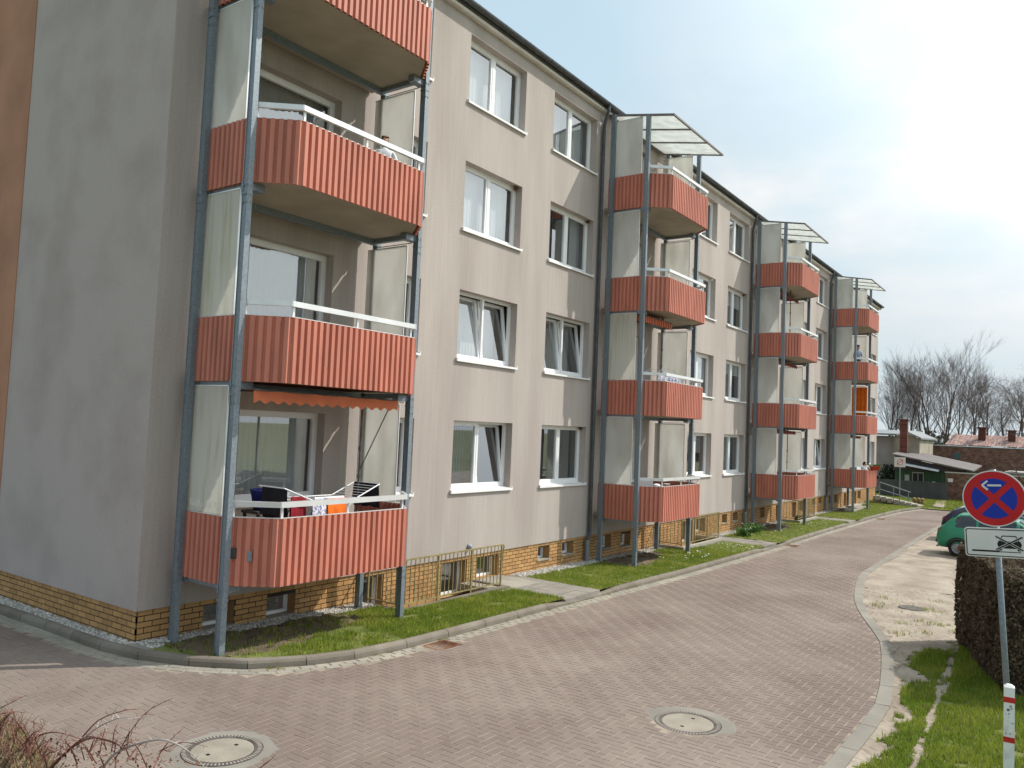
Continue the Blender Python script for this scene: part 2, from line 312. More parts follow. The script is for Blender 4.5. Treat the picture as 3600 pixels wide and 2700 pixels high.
# ------------------------------------------------------------------ ground, road, kerbs, lawns
WELLS = [(4.5, 7.62), (17.0, 20.15), (29.5, 32.2)]        # light wells in front of the plinth
WY = -.84
PATHS = [(7.72, 9.15), (20.2, 21.6), (32.2, 33.6)]
KL = [(-.44, 12), (-.42, 8), (-.39, 5), (-.36, 3.3), (-.33, 1.6), (-.33, .4), (-.24, -.35), (.05, -1.12), (.48, -1.75), (.95, -2.1), (1.9, -2.42), (2.85, -2.5), (4.4, -2.48), (8, -2.45), (12, -2.5), (20, -2.55), (28, -2.5), (34, -2.5), (39, -2.6), (43, -2.85), (46, -3.3)]
ER = [(46, -5.4), (34, -5.5), (26, -5.65), (20.6, -5.8), (17.5, -5.9), (15.4, -6.2), (13.2, -6.65), (11.7, -7.08), (10.3, -7.57), (9.25, -7.92), (7.6, -8.25), (5.9, -8.53), (5.15, -8.6), (4.05, -8.62), (2.7, -8.62), (0, -8.65), (-3, -8.7), (-9, -8.8)]
kl = smooth_line(KL, .1); er = smooth_line(ER, .1)
ROAD = [tuple(p) for p in kl] + [tuple(p) for p in er] + [(-9, -2), (-8, 12)]
def grid_sheet(name, xs, ys, zf, keep, mat, jit=0.0):
    xs = np.asarray(xs); ys = np.asarray(ys); nx, ny = len(xs), len(ys)
    X, Y = np.meshgrid(xs, ys, indexing='ij'); Z = zf(X, Y)
    if jit: Z = Z + nr.normal(0, jit, Z.shape)
    V = np.stack([X, Y, Z], -1).reshape(-1, 3)
    I, J = np.meshgrid(np.arange(nx - 1), np.arange(ny - 1), indexing='ij'); I = I.ravel(); J = J.ravel()
    cx = (xs[I] + xs[I + 1]) / 2; cy = (ys[J] + ys[J + 1]) / 2; k = keep(cx, cy); I, J = I[k], J[k]
    F = np.stack([I * ny + J, (I + 1) * ny + J, (I + 1) * ny + J + 1, I * ny + J + 1], 1)
    u, inv = np.unique(F, return_inverse=True); return np_mesh(name, V[u], inv.reshape(F.shape), mat)
xb = sorted(set([-400, -120, -40, -12, 0, .6, 4, 9, 13.5, 26, 38, 50.2, 60, 90, 130, 200, 400, 700] + [a for wl in WELLS for a in wl]))
yb = [-500, -120, -40, -20, -9, WY, .03, 11, 40, 120, 500]
def gkeep(cx, cy):
    k = np.ones(len(cx), bool)
    for a, b in WELLS: k &= ~((cx > a) & (cx < b) & (cy > WY) & (cy < .03))
    k &= ~((cx > 0) & (cx < 50.2) & (cy > .03) & (cy < 11)); return k
tag(ob('ground', grid_sheet('ground', xb, yb, lambda X, Y: zrv(X) - .10, gkeep, 'far_ground')), 'rough grassy ground around the block', kind='structure')

def pdist(P, L):
    o = np.full(len(P), 1e9)
    for a in range(0, len(P), 4000):
        q = P[a:a + 4000]; o[a:a + 4000] = np.sqrt(((q[:, None] - L[None]) ** 2).sum(-1)).min(1)
    return o
# road: sand bed with individually laid pavers
rx = np.arange(-9, 46.01, .25); ry = np.arange(-9, 12.01, .25)
road = ob('road', grid_sheet('road', rx, ry, lambda X, Y: zrv(X) - .0032, lambda x, y: inpoly(np.stack([x, y], 1), ROAD) | (pdist(np.stack([x, y], 1), er) < .19) | (pdist(np.stack([x, y], 1), kl) < .12), 'joint_sand'))
tag(road, 'brick paved lane curving past the apartment block', kind='structure')
MH = [(-1.25, -3.85), (2.85, -7.02)]
PW = .106
i_, j_ = np.meshgrid(np.arange(-90, 440), np.arange(-86, 116), indexing='ij'); i_ = i_.ravel(); j_ = j_.ravel(); t_ = (i_ - j_) % 4
H = t_ == 0; Vv = t_ == 3
cx = np.concatenate([(i_[H] + 1) * PW, (i_[Vv] + .5) * PW]); cy = np.concatenate([(j_[H] + .5) * PW, (j_[Vv] + 1) * PW])
hx = np.concatenate([np.full(H.sum(), PW), np.full(Vv.sum(), PW / 2)]); hy = np.concatenate([np.full(H.sum(), PW / 2), np.full(Vv.sum(), PW)])
P = np.stack([cx, cy], 1); k = inpoly(P, ROAD)
cx, cy, hx, hy, P = cx[k], cy[k], hx[k], hy[k], P[k]
dk = pdist(P, kl); k = dk > .275
for mx, my in MH: k &= np.hypot(cx - mx, cy - my) > .45
k &= ~((np.abs(cx - 3.42) < .30) & (np.abs(cy + 2.74) < .22))
cx, cy, hx, hy = cx[k], cy[k], hx[k], hy[k]
def paver_arrays(cx, cy, hx, hy, ang=None, gap=.0032, grow=None):
    n = len(cx); tz = np.clip(nr.normal(0, .0005, n), -.001, .001); sx = nr.normal(0, .003, n); sy = nr.normal(0, .003, n)
    V = np.zeros((n, 8, 3))
    for q, (a, b) in enumerate(((-1, -1), (1, -1), (1, 1), (-1, 1))):
        for lv, (ins, dz) in enumerate(((.0045, 0), (0, -.0065))):
            lx = a * (hx - gap - ins); ly = b * (hy - gap - ins)
            if ang is not None: X = cx + lx * np.cos(ang) - ly * np.sin(ang); Y = cy + lx * np.sin(ang) + ly * np.cos(ang)
            else: X = cx + lx; Y = cy + ly
            V[:, q + 4 * lv, 0] = X; V[:, q + 4 * lv, 1] = Y; V[:, q + 4 * lv, 2] = zrv(X) + tz + dz + sx * lx + sy * ly
    f = np.array([(0, 1, 2, 3), (4, 5, 1, 0), (5, 6, 2, 1), (6, 7, 3, 2), (7, 4, 0, 3)])
    return V, f
V, f = paver_arrays(cx, cy, hx, hy); n = len(cx)
pcv = np.clip(nr.normal(.5, .28, n), 0, 1)
# the 300 that show largest are parts of their own
vx = np.stack([cx, cy, zrv(cx)], 1) - np.array(CAM); dd = vx @ np.array(cF)
uu = 1800 + 2810.6 * (vx @ np.array(cR)) / dd; vv = 1350 - 2810.6 * (vx @ np.array(cU)) / dd
vis = (uu > 1000) & (uu < 2980) & (vv < 2670) & (vv > 1500) & (dd > 0)
big = np.argsort(np.where(vis, dd, 1e9))[:300]
isb = np.zeros(n, bool); isb[big] = True
def pieces(name, V, f, pc, idx, mats, parent, label=None):
    """individual pieces, each a small mesh of its own"""
    for q in idx:
        c = V[q].mean(0); me = bpy.data.meshes.new(name); me.from_pydata([tuple(p - c) for p in V[q]], [], [tuple(a) for a in f]); me.materials.append(MATS[mats])
        a = me.attributes.new('pc', 'FLOAT', 'FACE'); a.data.foreach_set('value', [float(pc[q])] * len(f))
        ob(name, me, parent, tuple(c))
def mass(name, V, f, pc, mats, parent, kind='stuff', midx=None):
    m = len(V); F = (np.arange(m)[:, None, None] * V.shape[1] + f[None]).reshape(-1, f.shape[1])
    o = ob(name, np_mesh(name, V.reshape(-1, 3), F, mats, np.repeat(pc, len(f)), None if midx is None else np.repeat(midx, len(f))), parent)
    tag(o, kind=kind); return o
pieces('paver', V, f, pcv, big, 'paver', road)
mass('paving', V[~isb], f, pcv[~isb], 'paver', road)
# two rows of grey pavers along the kerb
gl = []
for off, ph in ((.075, 0), (.185, .1)):
    kk = smooth_line(KL, .21)
    for q in range(len(kk) - 1):
        a = kk[q]; b = kk[q + 1]; d = (b - a) / np.linalg.norm(b - a); nrm = np.array([d[1], -d[0]])
        nrm = nrm if True else nrm
        m = a + d * (.105 + ph); 
        gl.append((m[0] + nrm[0] * off, m[1] + nrm[1] * off, math.atan2(d[1], d[0])))
gl = np.array(gl)
sgn = inpoly(gl[:, :2], ROAD)
if sgn.mean() < .5:
    gl = []
    for off, ph in ((.075, 0), (.185, .1)):
        for q in range(len(kk) - 1):
            a = kk[q]; b = kk[q + 1]; d = (b - a) / np.linalg.norm(b - a); nrm = np.array([-d[1], d[0]]); m = a + d * (.105 + ph)
            gl.append((m[0] + nrm[0] * off, m[1] + nrm[1] * off, math.atan2(d[1], d[0])))
    gl = np.array(gl); KSIDE = -1
else: KSIDE = 1
gl = gl[~((np.abs(gl[:, 0] - 3.42) < .32) & (np.abs(gl[:, 1] + 2.74) < .3))]
V, f = paver_arrays(gl[:, 0], gl[:, 1], np.full(len(gl), .1), np.full(len(gl), .055), gl[:, 2]); V[:, :, 2] += .004
mass('gutter_paving', V, f, np.clip(nr.normal(.5, .25, len(gl)), 0, 1), 'paver_grey', road)

# kerb stones
kerb = tag(empty('kerb', (0, 0, 0)), 'rounded concrete kerb along the lawn', kind='structure')
def kerb_stones(line, parent, name, prof, mat, zof=0.0, drop=None, gap=.006):
    for q in range(len(line) - 1):
        a, b = np.array(line[q]), np.array(line[q + 1]); d = (b - a) / np.linalg.norm(b - a); nn = np.array([d[1], -d[0]]) * KSIDE
        c = (a + b) / 2; mb = MB(); vs = []
        for p in (a + d * gap, b - d * gap):
            for o_, z in prof: vs.append((p[0] + nn[0] * o_ - c[0], p[1] + nn[1] * o_ - c[1], zr(p[0]) + (z + (min(z, .022) - z) * (drop(p[0]) if drop else 0) if z > 0 else z) + zof - zr(c[0])))
        m = len(prof); pcx = rng.uniform(.1, .9)
        mb.add(vs, [(i, (i + 1) % m, m + (i + 1) % m, m + i) for i in range(m)] + [tuple(range(m - 1, -1, -1)), tuple(range(m, 2 * m))], 0, pcx)
        obm(name, mb, mat, parent, (c[0], c[1], zr(c[0])))
kprof = [(-.13, -.2), (-.13, .105), (-.10, .115), (-.05, .113), (-.02, .098), (-.003, .065), (0, .02), (0, -.2)]
cl = smooth_line(KL[:11], .78); ln = smooth_line(KL[10:], 1.0)
drp = lambda x: max(min(1, max(0, 1 - max(a - x, x - b, 0) / .9)) for a, b in PATHS)
kerb_stones(list(cl) + [ln[0]], kerb, 'kerb_stone', kprof, 'kerb', 0, drp); kerb_stones(ln, kerb, 'kerb_stone', kprof, 'kerb', 0, drp)
edge = tag(empty('edging', (0, 0, 0)), 'flat concrete edging on the far side of the lane', kind='structure')
eprof = [(-.18, -.15), (-.18, .008), (-.176, .012), (-.004, .012), (0, .008), (0, -.15)]
KS = KSIDE; el = smooth_line(ER, 1.0)
kerb_stones(el, edge, 'edging_stone', eprof, 'edging'); 

# lawn side sheets
LAWN = [tuple(p) for p in kl] + [(46, 0), (50.2, 0), (50.2, .03), (0, .03), (0, 12)]
cxs = np.arange(-.6, 46.6, .12); cys = np.arange(-3.4, 12, .12)
def inwell(x, y):
    k = np.zeros(len(x), bool)
    for a, b in WELLS: k |= (x > a - .1) & (x < b + .1) & (y > WY - .12)
    return k
def inpath(x, y):
    k = np.zeros(len(x), bool)
    for a, b in PATHS: k |= (x > a) & (x < b)
    return k & (y < .03)
from mathutils import noise as mn
def nz(x, y, s, seed=0): return np.array([mn.noise(Vector((a * s, b * s, seed))) for a, b in zip(x, y)])
def lclass(x, y):
    """0 none 1 turf 2 gravel 3 soil"""
    P = np.stack([x, y], 1); k = inpoly(P, LAWN) & ~inwell(x, y) & ~inpath(x, y); c = np.zeros(len(x), int)
    e_ = np.where(k & (y < 12))[0]; k[e_] &= pdist(P[e_], kl) > .125
    n = nz(x, y, 1.7)
    c[k] = 1
    c[k & ((y > -.42 + .06 * n) | (x < .02))] = 2
    soil = np.zeros(len(x), bool)
    for q, dp in enumerate((1.5, 1.35, 1.3, 1.0)):
        X = .5 + 12.42 * q; soil |= (x > X - .25) & (x < X + 2.9 + .3 * n) & (y > -dp - .30 * n + .32 * np.maximum(0, x - X - 1.2)) & (y < -.3 - .1 * n)
    c[k & soil & (x > .02)] = 3
    return c
def lz(X, Y): return zrv(X) + .092 + .02 * np.clip((-Y) / 2.5, 0, 1)*0
for nm, cls, mt, lab, jit in (('lawn', 1, 'turf', 'strip of lawn between kerb and apartment block', .006), ('gravel_strip', 2, 'concrete', 'pale gravel strip at the foot of the wall', .004), ('soil_bed', 3, 'soil', 'bare dark soil under the balconies', .012)):
    me = grid_sheet(nm, cxs, cys, lz, lambda x, y: lclass(x, y) == cls, mt, jit)
    tag(ob(nm, me), lab, kind='structure')
# blades and pebbles
def blades(name, pts, zf, mats, h0, h1, wd, dry=.12):
    n = len(pts); a = nr.uniform(0, 2 * np.pi, n); h = nr.uniform(h0, h1, n); wv = wd * nr.uniform(.7, 1.3, n); le = nr.uniform(.1, .7, n) * h
    d = np.stack([np.cos(a), np.sin(a)], 1); s = np.stack([-d[:, 1], d[:, 0]], 1); z = zf(pts[:, 0], pts[:, 1])
    V = np.zeros((n, 3, 3)); V[:, 0, :2] = pts - s * wv[:, None] / 2; V[:, 1, :2] = pts + s * wv[:, None] / 2; V[:, 2, :2] = pts + d * le[:, None]
    V[:, 0, 2] = V[:, 1, 2] = z - .006; V[:, 2, 2] = z + h
    o = ob(name, np_mesh(name, V.reshape(-1, 3), np.arange(3 * n).reshape(n, 3), mats, nr.uniform(0, 1, n), (nr.random(n) < dry).astype(int)))
    return o
def sample(poly_x, poly_y, dens): n = int((poly_x[1] - poly_x[0]) * (poly_y[1] - poly_y[0]) * dens); return np.stack([nr.uniform(*poly_x, n), nr.uniform(*poly_y, n)], 1)
pts = np.concatenate([sample((.2, 9), (-2.5, -.3), 4200), sample((9, 18), (-2.5, -.3), 2200), sample((18, 46), (-3.2, -.2), 700)])
c = lclass(pts[:, 0], pts[:, 1])
nn_ = nz(pts[:, 0], pts[:, 1], 2.6, 5)
near_edge = (pts[:, 0] < 3.2) & (pts[:, 1] < -1.9)
kp = (c == 1) & (nn_ > -.42) & ~((pts[:, 0] < 3.0) & (nn_ < .0) & (nr.random(len(pts)) < .7))
tag(blades('lawn_grass', pts[kp], lz, ['grass', 'grass_dry'], .025, .075, .011), 'short spring grass on the lawn by the block', kind='stuff')
q = sample((.3, 4), (-1.9, -.4), 60); c = lclass(q[:, 0], q[:, 1]); q = q[(c == 3)]
tag(blades('weeds', np.repeat(q, 9, 0) + nr.normal(0, .04, (len(q) * 9, 2)), lz, ['grass', 'grass_dry'], .03, .08, .012, .3), 'sparse weeds in the bare soil', kind='stuff')
q = np.concatenate([sample((13.5, 20), (-2.45, -1.2), 14), sample((22, 31), (-2.4, -1.0), 3)]); c = lclass(q[:, 0], q[:, 1]); q = q[c == 1]; keepd = nz(q[:, 0], q[:, 1], .7, 9) > .05; q = q[keepd]
mbd = MB()
for x, y in q: mbd.ball((x, y, zr(x) + .15), .022, 6, 4, sc=(1, 1, .5))
tag(obm('daisies', mbd, 'daisy'), 'white daisies scattered in the lawn', kind='stuff')
def pebbles(name, pts, zf, r0, r1, mat):
    n = len(pts); r = nr.uniform(r0, r1, n); base = np.array([(1, 0, 0), (0, 1, 0), (-1, 0, 0), (0, -1, 0), (0, 0, .75)]); a = nr.uniform(0, 6.28, n)
    V = base[None] * r[:, None, None] * nr.uniform(.7, 1.3, (n, 5, 1)); X = V[:, :, 0] * np.cos(a)[:, None] - V[:, :, 1] * np.sin(a)[:, None]; Y = V[:, :, 0] * np.sin(a)[:, None] + V[:, :, 1] * np.cos(a)[:, None]
    V[:, :, 0] = X + pts[:, :1]; V[:, :, 1] = Y + pts[:, 1:]; V[:, :, 2] += zf(pts[:, 0], pts[:, 1])[:, None]
    f = np.array([(0, 1, 4), (1, 2, 4), (2, 3, 4), (3, 0, 4)]); return mass(name, V, f, nr.uniform(0, 1, n), mat, None)
q = np.concatenate([sample((-.3, 0), (0, 7), 1500), sample((0, 13), (-.45, .02), 900), sample((13, 40), (-.45, .02), 250)]); c = lclass(q[:, 0], q[:, 1])
tag(pebbles('gravel', q[c == 2], lz, .012, .034, 'pebble'), 'loose pale gravel along the plinth', kind='stuff')
# weeds in the kerb gutter
q = []
for _ in range(70):
    s_ = kl[rng.randrange(130, len(kl) - 60)]; q.append((s_[0] + rng.gauss(0, .05), s_[1] - .02 + rng.gauss(0, .02)))
q = np.repeat(np.array(q), 14, 0) + nr.normal(0, .025, (70 * 14, 2))
tag(blades('gutter_weeds', q, lambda x, y: zrv(x) + .004, ['grass', 'grass_dry'], .015, .05, .009, .35), 'small weeds growing in the gutter along the kerb', kind='stuff')

# concrete slab paths from the lane to the block
for n_, (a, b) in enumerate(PATHS):
    pth = tag(empty('garden_path', (a, -2.3, 0)), ['path of grey slabs beside the first light well', 'path of grey slabs beside the second light well', 'farthest path of grey slabs across the lawn'][n_], kind='structure')
    yy = -2.36; r_ = 0
    while yy < -.05:
        y1 = min(yy + .34, -.02); w_ = (b - a) / 3
        for c_ in range(3):
            mb = MB(); x0 = a + c_ * w_ + .005; x1 = a + (c_ + 1) * w_ - .005
            zz = zr(a) + .075 + rng.gauss(0, .003); mb.box(x0 - a, x1 - a, yy + 2.3 + .005, y1 + 2.3 - .005, zz - .2, zz, 0, rng.random())
            obm('slab', mb, 'edging', pth)
        yy += .345

# ---------------- far side of the lane: sandy lot, grass verge
VER = [tuple(p) for p in er] + [(-9, -16), (46, -30)]
vx_ = np.arange(-9, 46.1, .3); vy_ = np.arange(-30, -5.0, .3)
def edist(x, y): return pdist(np.stack([x, y], 1), er)
def sandf(x, y):
    n = nz(x, y, .9, 2) + .5 * nz(x, y, 3.1, 4) + .35 * nz(x, y, 11., 6)
    s = (x + 1.6 * n + .35 * (y + 8.5) > 9.6)
    s |= (edist(x, y) < .42 + .35 * n) & (x > 1)
    s |= np.abs(y + 9.33 - .05 * (x - 4)) < .055 + .06 * n
    return s
def verkeep(x, y): return inpoly(np.stack([x, y], 1), VER)
fx = np.arange(1.6, 16.05, .06); fy = np.arange(-12.5, -5.6, .06)
vz = lambda X, Y: zrv(X) - .012 + .03 * np.clip((np.minimum(-Y - 8.9, 2)), 0, 2)
infine = lambda x, y: (x > 1.6) & (x < 16.0) & (y > -12.5) & (y < -5.6)
def sheet2(nm, want, mt, lab):
    me1 = grid_sheet(nm, fx, fy, vz, lambda x, y: (lambda k: np.where(k, sandf(x, y) == want, False))(verkeep(x, y)), mt, .004)
    tag(ob(nm, me1), lab, kind='structure')
sheet2('sandy_verge', True, 'sand', 'bare sandy ground beside the lane'); sheet2('grass_verge', False, 'turf', 'grassy verge by the hedge')
me = grid_sheet('sandy_lot', np.arange(16, 47.1, 1.0), np.arange(-30.2, -5.0, .3), vz, lambda x, y: verkeep(x, y) , 'sand', .006); tag(ob('sandy_lot', me), 'pale sandy parking area', kind='structure')
me = grid_sheet('verge_outer', np.arange(-9, 16.1, .5), np.arange(-16, -12.4, .5), lambda X, Y: zrv(X) + .05, lambda x, y: x > -20, 'turf', .01); tag(ob('verge_outer', me), 'grass beyond the hedge', kind='structure')
q = np.concatenate([sample((1.6, 10), (-12.4, -8.6), 3400), sample((8, 15), (-9.2, -7), 500)]); k = verkeep(q[:, 0], q[:, 1]); q = q[k]; q = q[edist(q[:, 0], q[:, 1]) > .27]; s = sandf(q[:, 0], q[:, 1])
k = (~s & (nz(q[:, 0], q[:, 1], 2.2, 3) > -.5)) | (s & (nz(q[:, 0], q[:, 1], 1.9, 8) + .6 * nz(q[:, 0], q[:, 1], 9., 1) > .36))
tag(blades('verge_grass', q[k], vz, ['grass', 'grass_dry'], .03, .085, .012, .10), 'grass on the verge in front of the hedge', kind='stuff')
# far lawn beyond the end of the block
tag(ob('far_lawn', grid_sheet('far_lawn', np.arange(43.5, 57.1, .5), np.arange(-9, 4.1, .5), lambda X, Y: zrv(X) + .03 + .10 * np.clip((X - 45) / 6, 0, 1), lambda x, y: (x > 46) | (y > -3.1), 'turf', .02)), 'grass patch beyond the far end of the block', kind='structure')
q = sample((44, 57), (-8, 1), 260); k = (q[:, 0] > 46.2) | (q[:, 1] > -2.8); q = q[k]
tag(blades('far_grass', q, lambda x, y: zrv(x) + .03 + .10 * np.clip((x - 45) / 6, 0, 1), ['grass', 'grass_dry'], .05, .12, .03, .15), 'grass in front of the far fence', kind='stuff')
mb = MB()
for i in range(5): mb.box(47 + i * 1.3, 48.2 + i * 1.3, -4.25 + i * .12, -3.7 + i * .12, -.86, zr(50) + .16, 0)
tag(obm('foot_path', mb, 'sand'), 'short pale footpath to the far fence', kind='structure')
# ------------------------------------------------------------------ apartment block
BL = 50.2; BD = 11.0; WT = 11.72; PER = 12.42
blk = empty('apartment_block', (0, 0, 0), 'long four storey grey rendered apartment block with yellow brick plinth', 'building')
OPEN = []       # x0,x1,z0,z1,kind,section,floor
for s in range(4):
    S0 = PER * s
    for k in range(4):
        z = 2.8 * k
        OPEN += [(S0 + .72, S0 + 1.50, .63 + z, 2.91 + z, 'door', s, k), (S0 + 1.50, S0 + 3.25, 1.42 + z, 2.91 + z, 'balc', s, k),
                 (S0 + 4.40, S0 + 5.56, 1.42 + z, 2.91 + z, 'Z', s, k), (S0 + 6.80, S0 + 8.95, 1.42 + z, 2.91 + z, 'A', s, k), (S0 + 10.2, S0 + 12.37, 1.42 + z, 2.91 + z, 'B', s, k)]
DEP = .26
def wall_open(mb, rects, x0, x1, z0, z1, y, dep, mi=0, mir=0, map_=lambda u, d, z: (u, d, z)):
    xs = sorted(set([x0, x1] + [r[0] for r in rects] + [r[1] for r in rects])); zs = sorted(set([z0, z1] + [r[2] for r in rects] + [r[3] for r in rects]))
    for a, b in zip(xs, xs[1:]):
        for c, d in zip(zs, zs[1:]):
            mxx, mzz = (a + b) / 2, (c + d) / 2
            if any(r[0] < mxx < r[1] and r[2] < mzz < r[3] for r in rects): continue
            mb.quad(map_(a, y, c), map_(b, y, c), map_(b, y, d), map_(a, y, d), mi)
    def cov(xm, zm): return any(r[0] < xm < r[1] and r[2] < zm < r[3] for r in rects)
    for r in rects:
        a, b, c, d = r[:4]; e = y + dep
        if not cov(a - .01, (c + d) / 2 if d - c < 2 else (c + .3)): mb.quad(map_(a, y, c), map_(a, y, d), map_(a, e, d), map_(a, e, c), mir)
        if not cov(b + .01, c + .2): mb.quad(map_(b, y, c), map_(b, e, c), map_(b, e, d), map_(b, y, d), mir)
        elif d - c > 2: mb.quad(map_(b, y, c), map_(b, e, c), map_(b, e, 1.42 + c - .63), map_(b, y, 1.42 + c - .63), mir)
        mb.quad(map_(a, y, d), map_(b, y, d), map_(b, e, d), map_(a, e, d), mir); mb.quad(map_(a, y, c), map_(a, e, c), map_(b, e, c), map_(b, y, c), mir)
mb = MB(); wall_open(mb, OPEN, 0, BL, 0, WT, 0, DEP)
mb.quad((0, 0, 0), (BL, 0, 0), (BL, .06, 0), (0, .06, 0))
obm('front_wall', mb, 'plaster', blk)
mb = MB(); 
mb.add([(0, 0, 0), (0, BD, 0), (0, BD, WT), (0, BD / 2, WT + 1.5), (0, 0, WT)], [(4, 3, 2, 1, 0)]); mb.quad((0, 0, 0), (.06, 0, 0), (.06, BD, 0), (0, BD, 0))
obm('gable_wall', mb, 'gable_plaster', blk)
mb = MB(); mb.box(-.012, .05, 4.5, 6.8, 0, 12.8); obm('gable_panel', mb, 'terracotta_plaster', blk)
mb = MB(); mb.add([(BL, 0, -1.2), (BL, BD, -1.2), (BL, BD, WT), (BL, BD / 2, WT + 1.5), (BL, 0, WT)], [(0, 1, 2, 3, 4)]); mb.quad((0, BD, -1.2), (BL, BD, -1.2), (BL, BD, WT), (0, BD, WT)); obm('rear_wall', mb, 'gable_plaster', blk)
mb = MB(); mb.quad((.05, 2.2, -1.5), (BL - .05, 2.2, -1.5), (BL - .05, 2.2, WT), (.05, 2.2, WT))
for k in range(5): mb.box(.05, BL - .05, DEP + .02, 2.2, .45 + 2.8 * k - .2 if k else .3, .60 + 2.8 * k if k else .55)
for s in range(4):
    for xx in (3.9, 6.2, 9.6, 12.6): mb.box(PER * s + xx - .08, PER * s + xx + .08, DEP + .02, 2.2, -1.5, WT)
obm('interior', mb, 'room', blk)
# roof with eaves, gutter
mb = MB(); mb.add([(-.25, -.14, WT + .10), (BL + .3, -.14, WT + .10), (BL + .3, BD / 2, WT + 1.72), (-.25, BD / 2, WT + 1.72), (-.25, BD + .2, WT + .1), (BL + .3, BD + .2, WT + .1)], [(0, 1, 2, 3), (3, 2, 5, 4)])
mb.box(-.25, BL + .3, -.14, -.10, WT - .02, WT + .10)
roof = obm('roof', mb, 'roof', blk)
mb = MB(); mb.box(-.2, BL + .25, -.12, -.001, WT - .10, WT - .03); obm('soffit', mb, 'soffit', roof)
mb = MB(); n = 9; pr = [(-.215 + .075 * math.cos(math.pi + math.pi * i / n), WT + .10 + .085 * math.sin(math.pi + math.pi * i / n)) for i in range(n + 1)] + [(-.145, WT + .10), (-.15, WT + .095)]
pr += [(-.215 + .066 * math.cos(2 * math.pi - math.pi * i / n), WT + .10 + .076 * math.sin(2 * math.pi - math.pi * i / n)) for i in range(n + 1)]
m = len(pr); vs = [(x, y, z) for x in (-.28, BL + .32) for y, z in pr]; mb.add(vs, [(i, (i + 1) % m, m + (i + 1) % m, m + i) for i in range(m)])
for i in range(52):
    x = -.1 + i * .97; vs = [(xx, -.215 + .081 * math.cos(math.pi + math.pi * q / 7), WT + .10 + .091 * math.sin(math.pi + math.pi * q / 7)) for xx in (x, x + .025) for q in range(8)]
    mb.add(vs, [(q, q + 1, 9 + q, 8 + q) for q in range(7)])
obm('gutter', mb, 'gutter', roof)
for i, x in enumerate((12.62, 25.04, 37.44)):
    mb = MB(); g = zr(x) + .08
    mb.tube([(x, -.215, WT + .05), (x, -.21, WT - .10), (x, -.13, WT - .34), (x, -.085, WT - .5), (x, -.085, .12), (x - .02, -.10, .02), (x - .09, -.085, -.1), (x - .1, -.08, -.2), (x - .1, -.08, g - .1)], .048, 10)
    for zz in (10.4, 8.1, 5.6, 3.0, .5): mb.lathe([(.056, -.02), (.056, .02)], 10, (x, -.085, zz))
    obm('drainpipe', mb, 'gutter', blk)
    mb = MB(); mb.lathe([(.062, g - .12), (.062, -.12), (.054, -.10)], 12, (x - .1, -.08, 0)); obm('standpipe', mb, 'galv', blk)

# windows
_wc = {}
def wmesh(kind, w_, h_, *a):
    key = (kind, round(w_, 3), round(h_, 3)) + a
    if key in _wc: return _wc[key]
    mb = MB(); mats = 'white_pvc'; y0 = .185
    def fr(x0, x1, z0, z1, t, tb, ya, yb):
        mb.box(x0, x0 + t, ya, yb, z0, z1); mb.box(x1 - t, x1, ya, yb, z0, z1); mb.box(x0 + t, x1 - t, ya + .001, yb - .001, z0, z0 + tb); mb.box(x0 + t, x1 - t, ya + .001, yb - .001, z1 - t, z1)
    if kind == 'frame2':
        fr(0, w_, 0, h_, .055, .06, y0, y0 + .07); mb.box(w_ / 2 - .03, w_ / 2 + .03, y0 - .002, y0 + .069, .06, h_ - .055)
    elif kind == 'frame1': fr(0, w_, 0, h_, .055, .06, y0, y0 + .07)
    elif kind == 'sash': fr(0, w_, 0, h_, .058, .075, -.025, .045)
    elif kind == 'pane': mb.quad((.05, .01, .065), (w_ - .05, .01, .065), (w_ - .05, .01, h_ - .05), (.05, .01, h_ - .05)); mats = 'glass'
    elif kind == 'sill': mb.add([(-.04, -.055, -.012), (w_ + .04, -.055, -.012), (w_ + .04, y0, .022), (-.04, y0, .022), (-.04, -.055, -.055), (w_ + .04, -.055, -.055), (w_ + .04, y0, -.02), (-.04, y0, -.02)],
                                [(0, 1, 2, 3), (4, 7, 6, 5), (0, 4, 5, 1), (1, 5, 6, 2), (3, 7, 4, 0)]); mb.box(-.044, -.02, -.055, -.001, -.01, .02); mb.box(w_ + .02, w_ + .044, -.055, -.001, -.01, .02); mats = 'sill_metal'
    elif kind == 'curtain': wave_sheet(mb, .06, w_ - .06, .40, a[1], a[2], .007 if a[0] == 'curtain_white' else .014, .11); mats = a[0]
    elif kind == 'blind':
        zz = h_ - .06
        while zz > .08: mb.box(.06, w_ - .06, .30, .325, zz - .004, zz); zz -= .035
        mats = a[0]
    me = mb.mesh('window_' + kind, mats); _wc[key] = me; return me
TILT = R(-7.5)
TI = {(0, 'A', 1): (TILT, TILT), (0, 'B', 1): (TILT, TILT), (0, 'A', 0): (0, TILT), (1, 'B', 0): (0, 0), (2, 'B', 1): (TILT, 0), (2, 'B', 0): (0, TILT), (2, 'B', 2): (TILT, 0)}
CU = {(0, 'A', 3): 'curtain_white', (0, 'A', 2): 'curtain_white', (0, 'A', 1): 'curtain_white', (0, 'A', 0): 'mix0', (0, 'B', 3): 'curtain_sheer', (0, 'B', 2): 'sides', (0, 'B', 1): 'curtain_sheer', (0, 'B', 0): 'blind'}
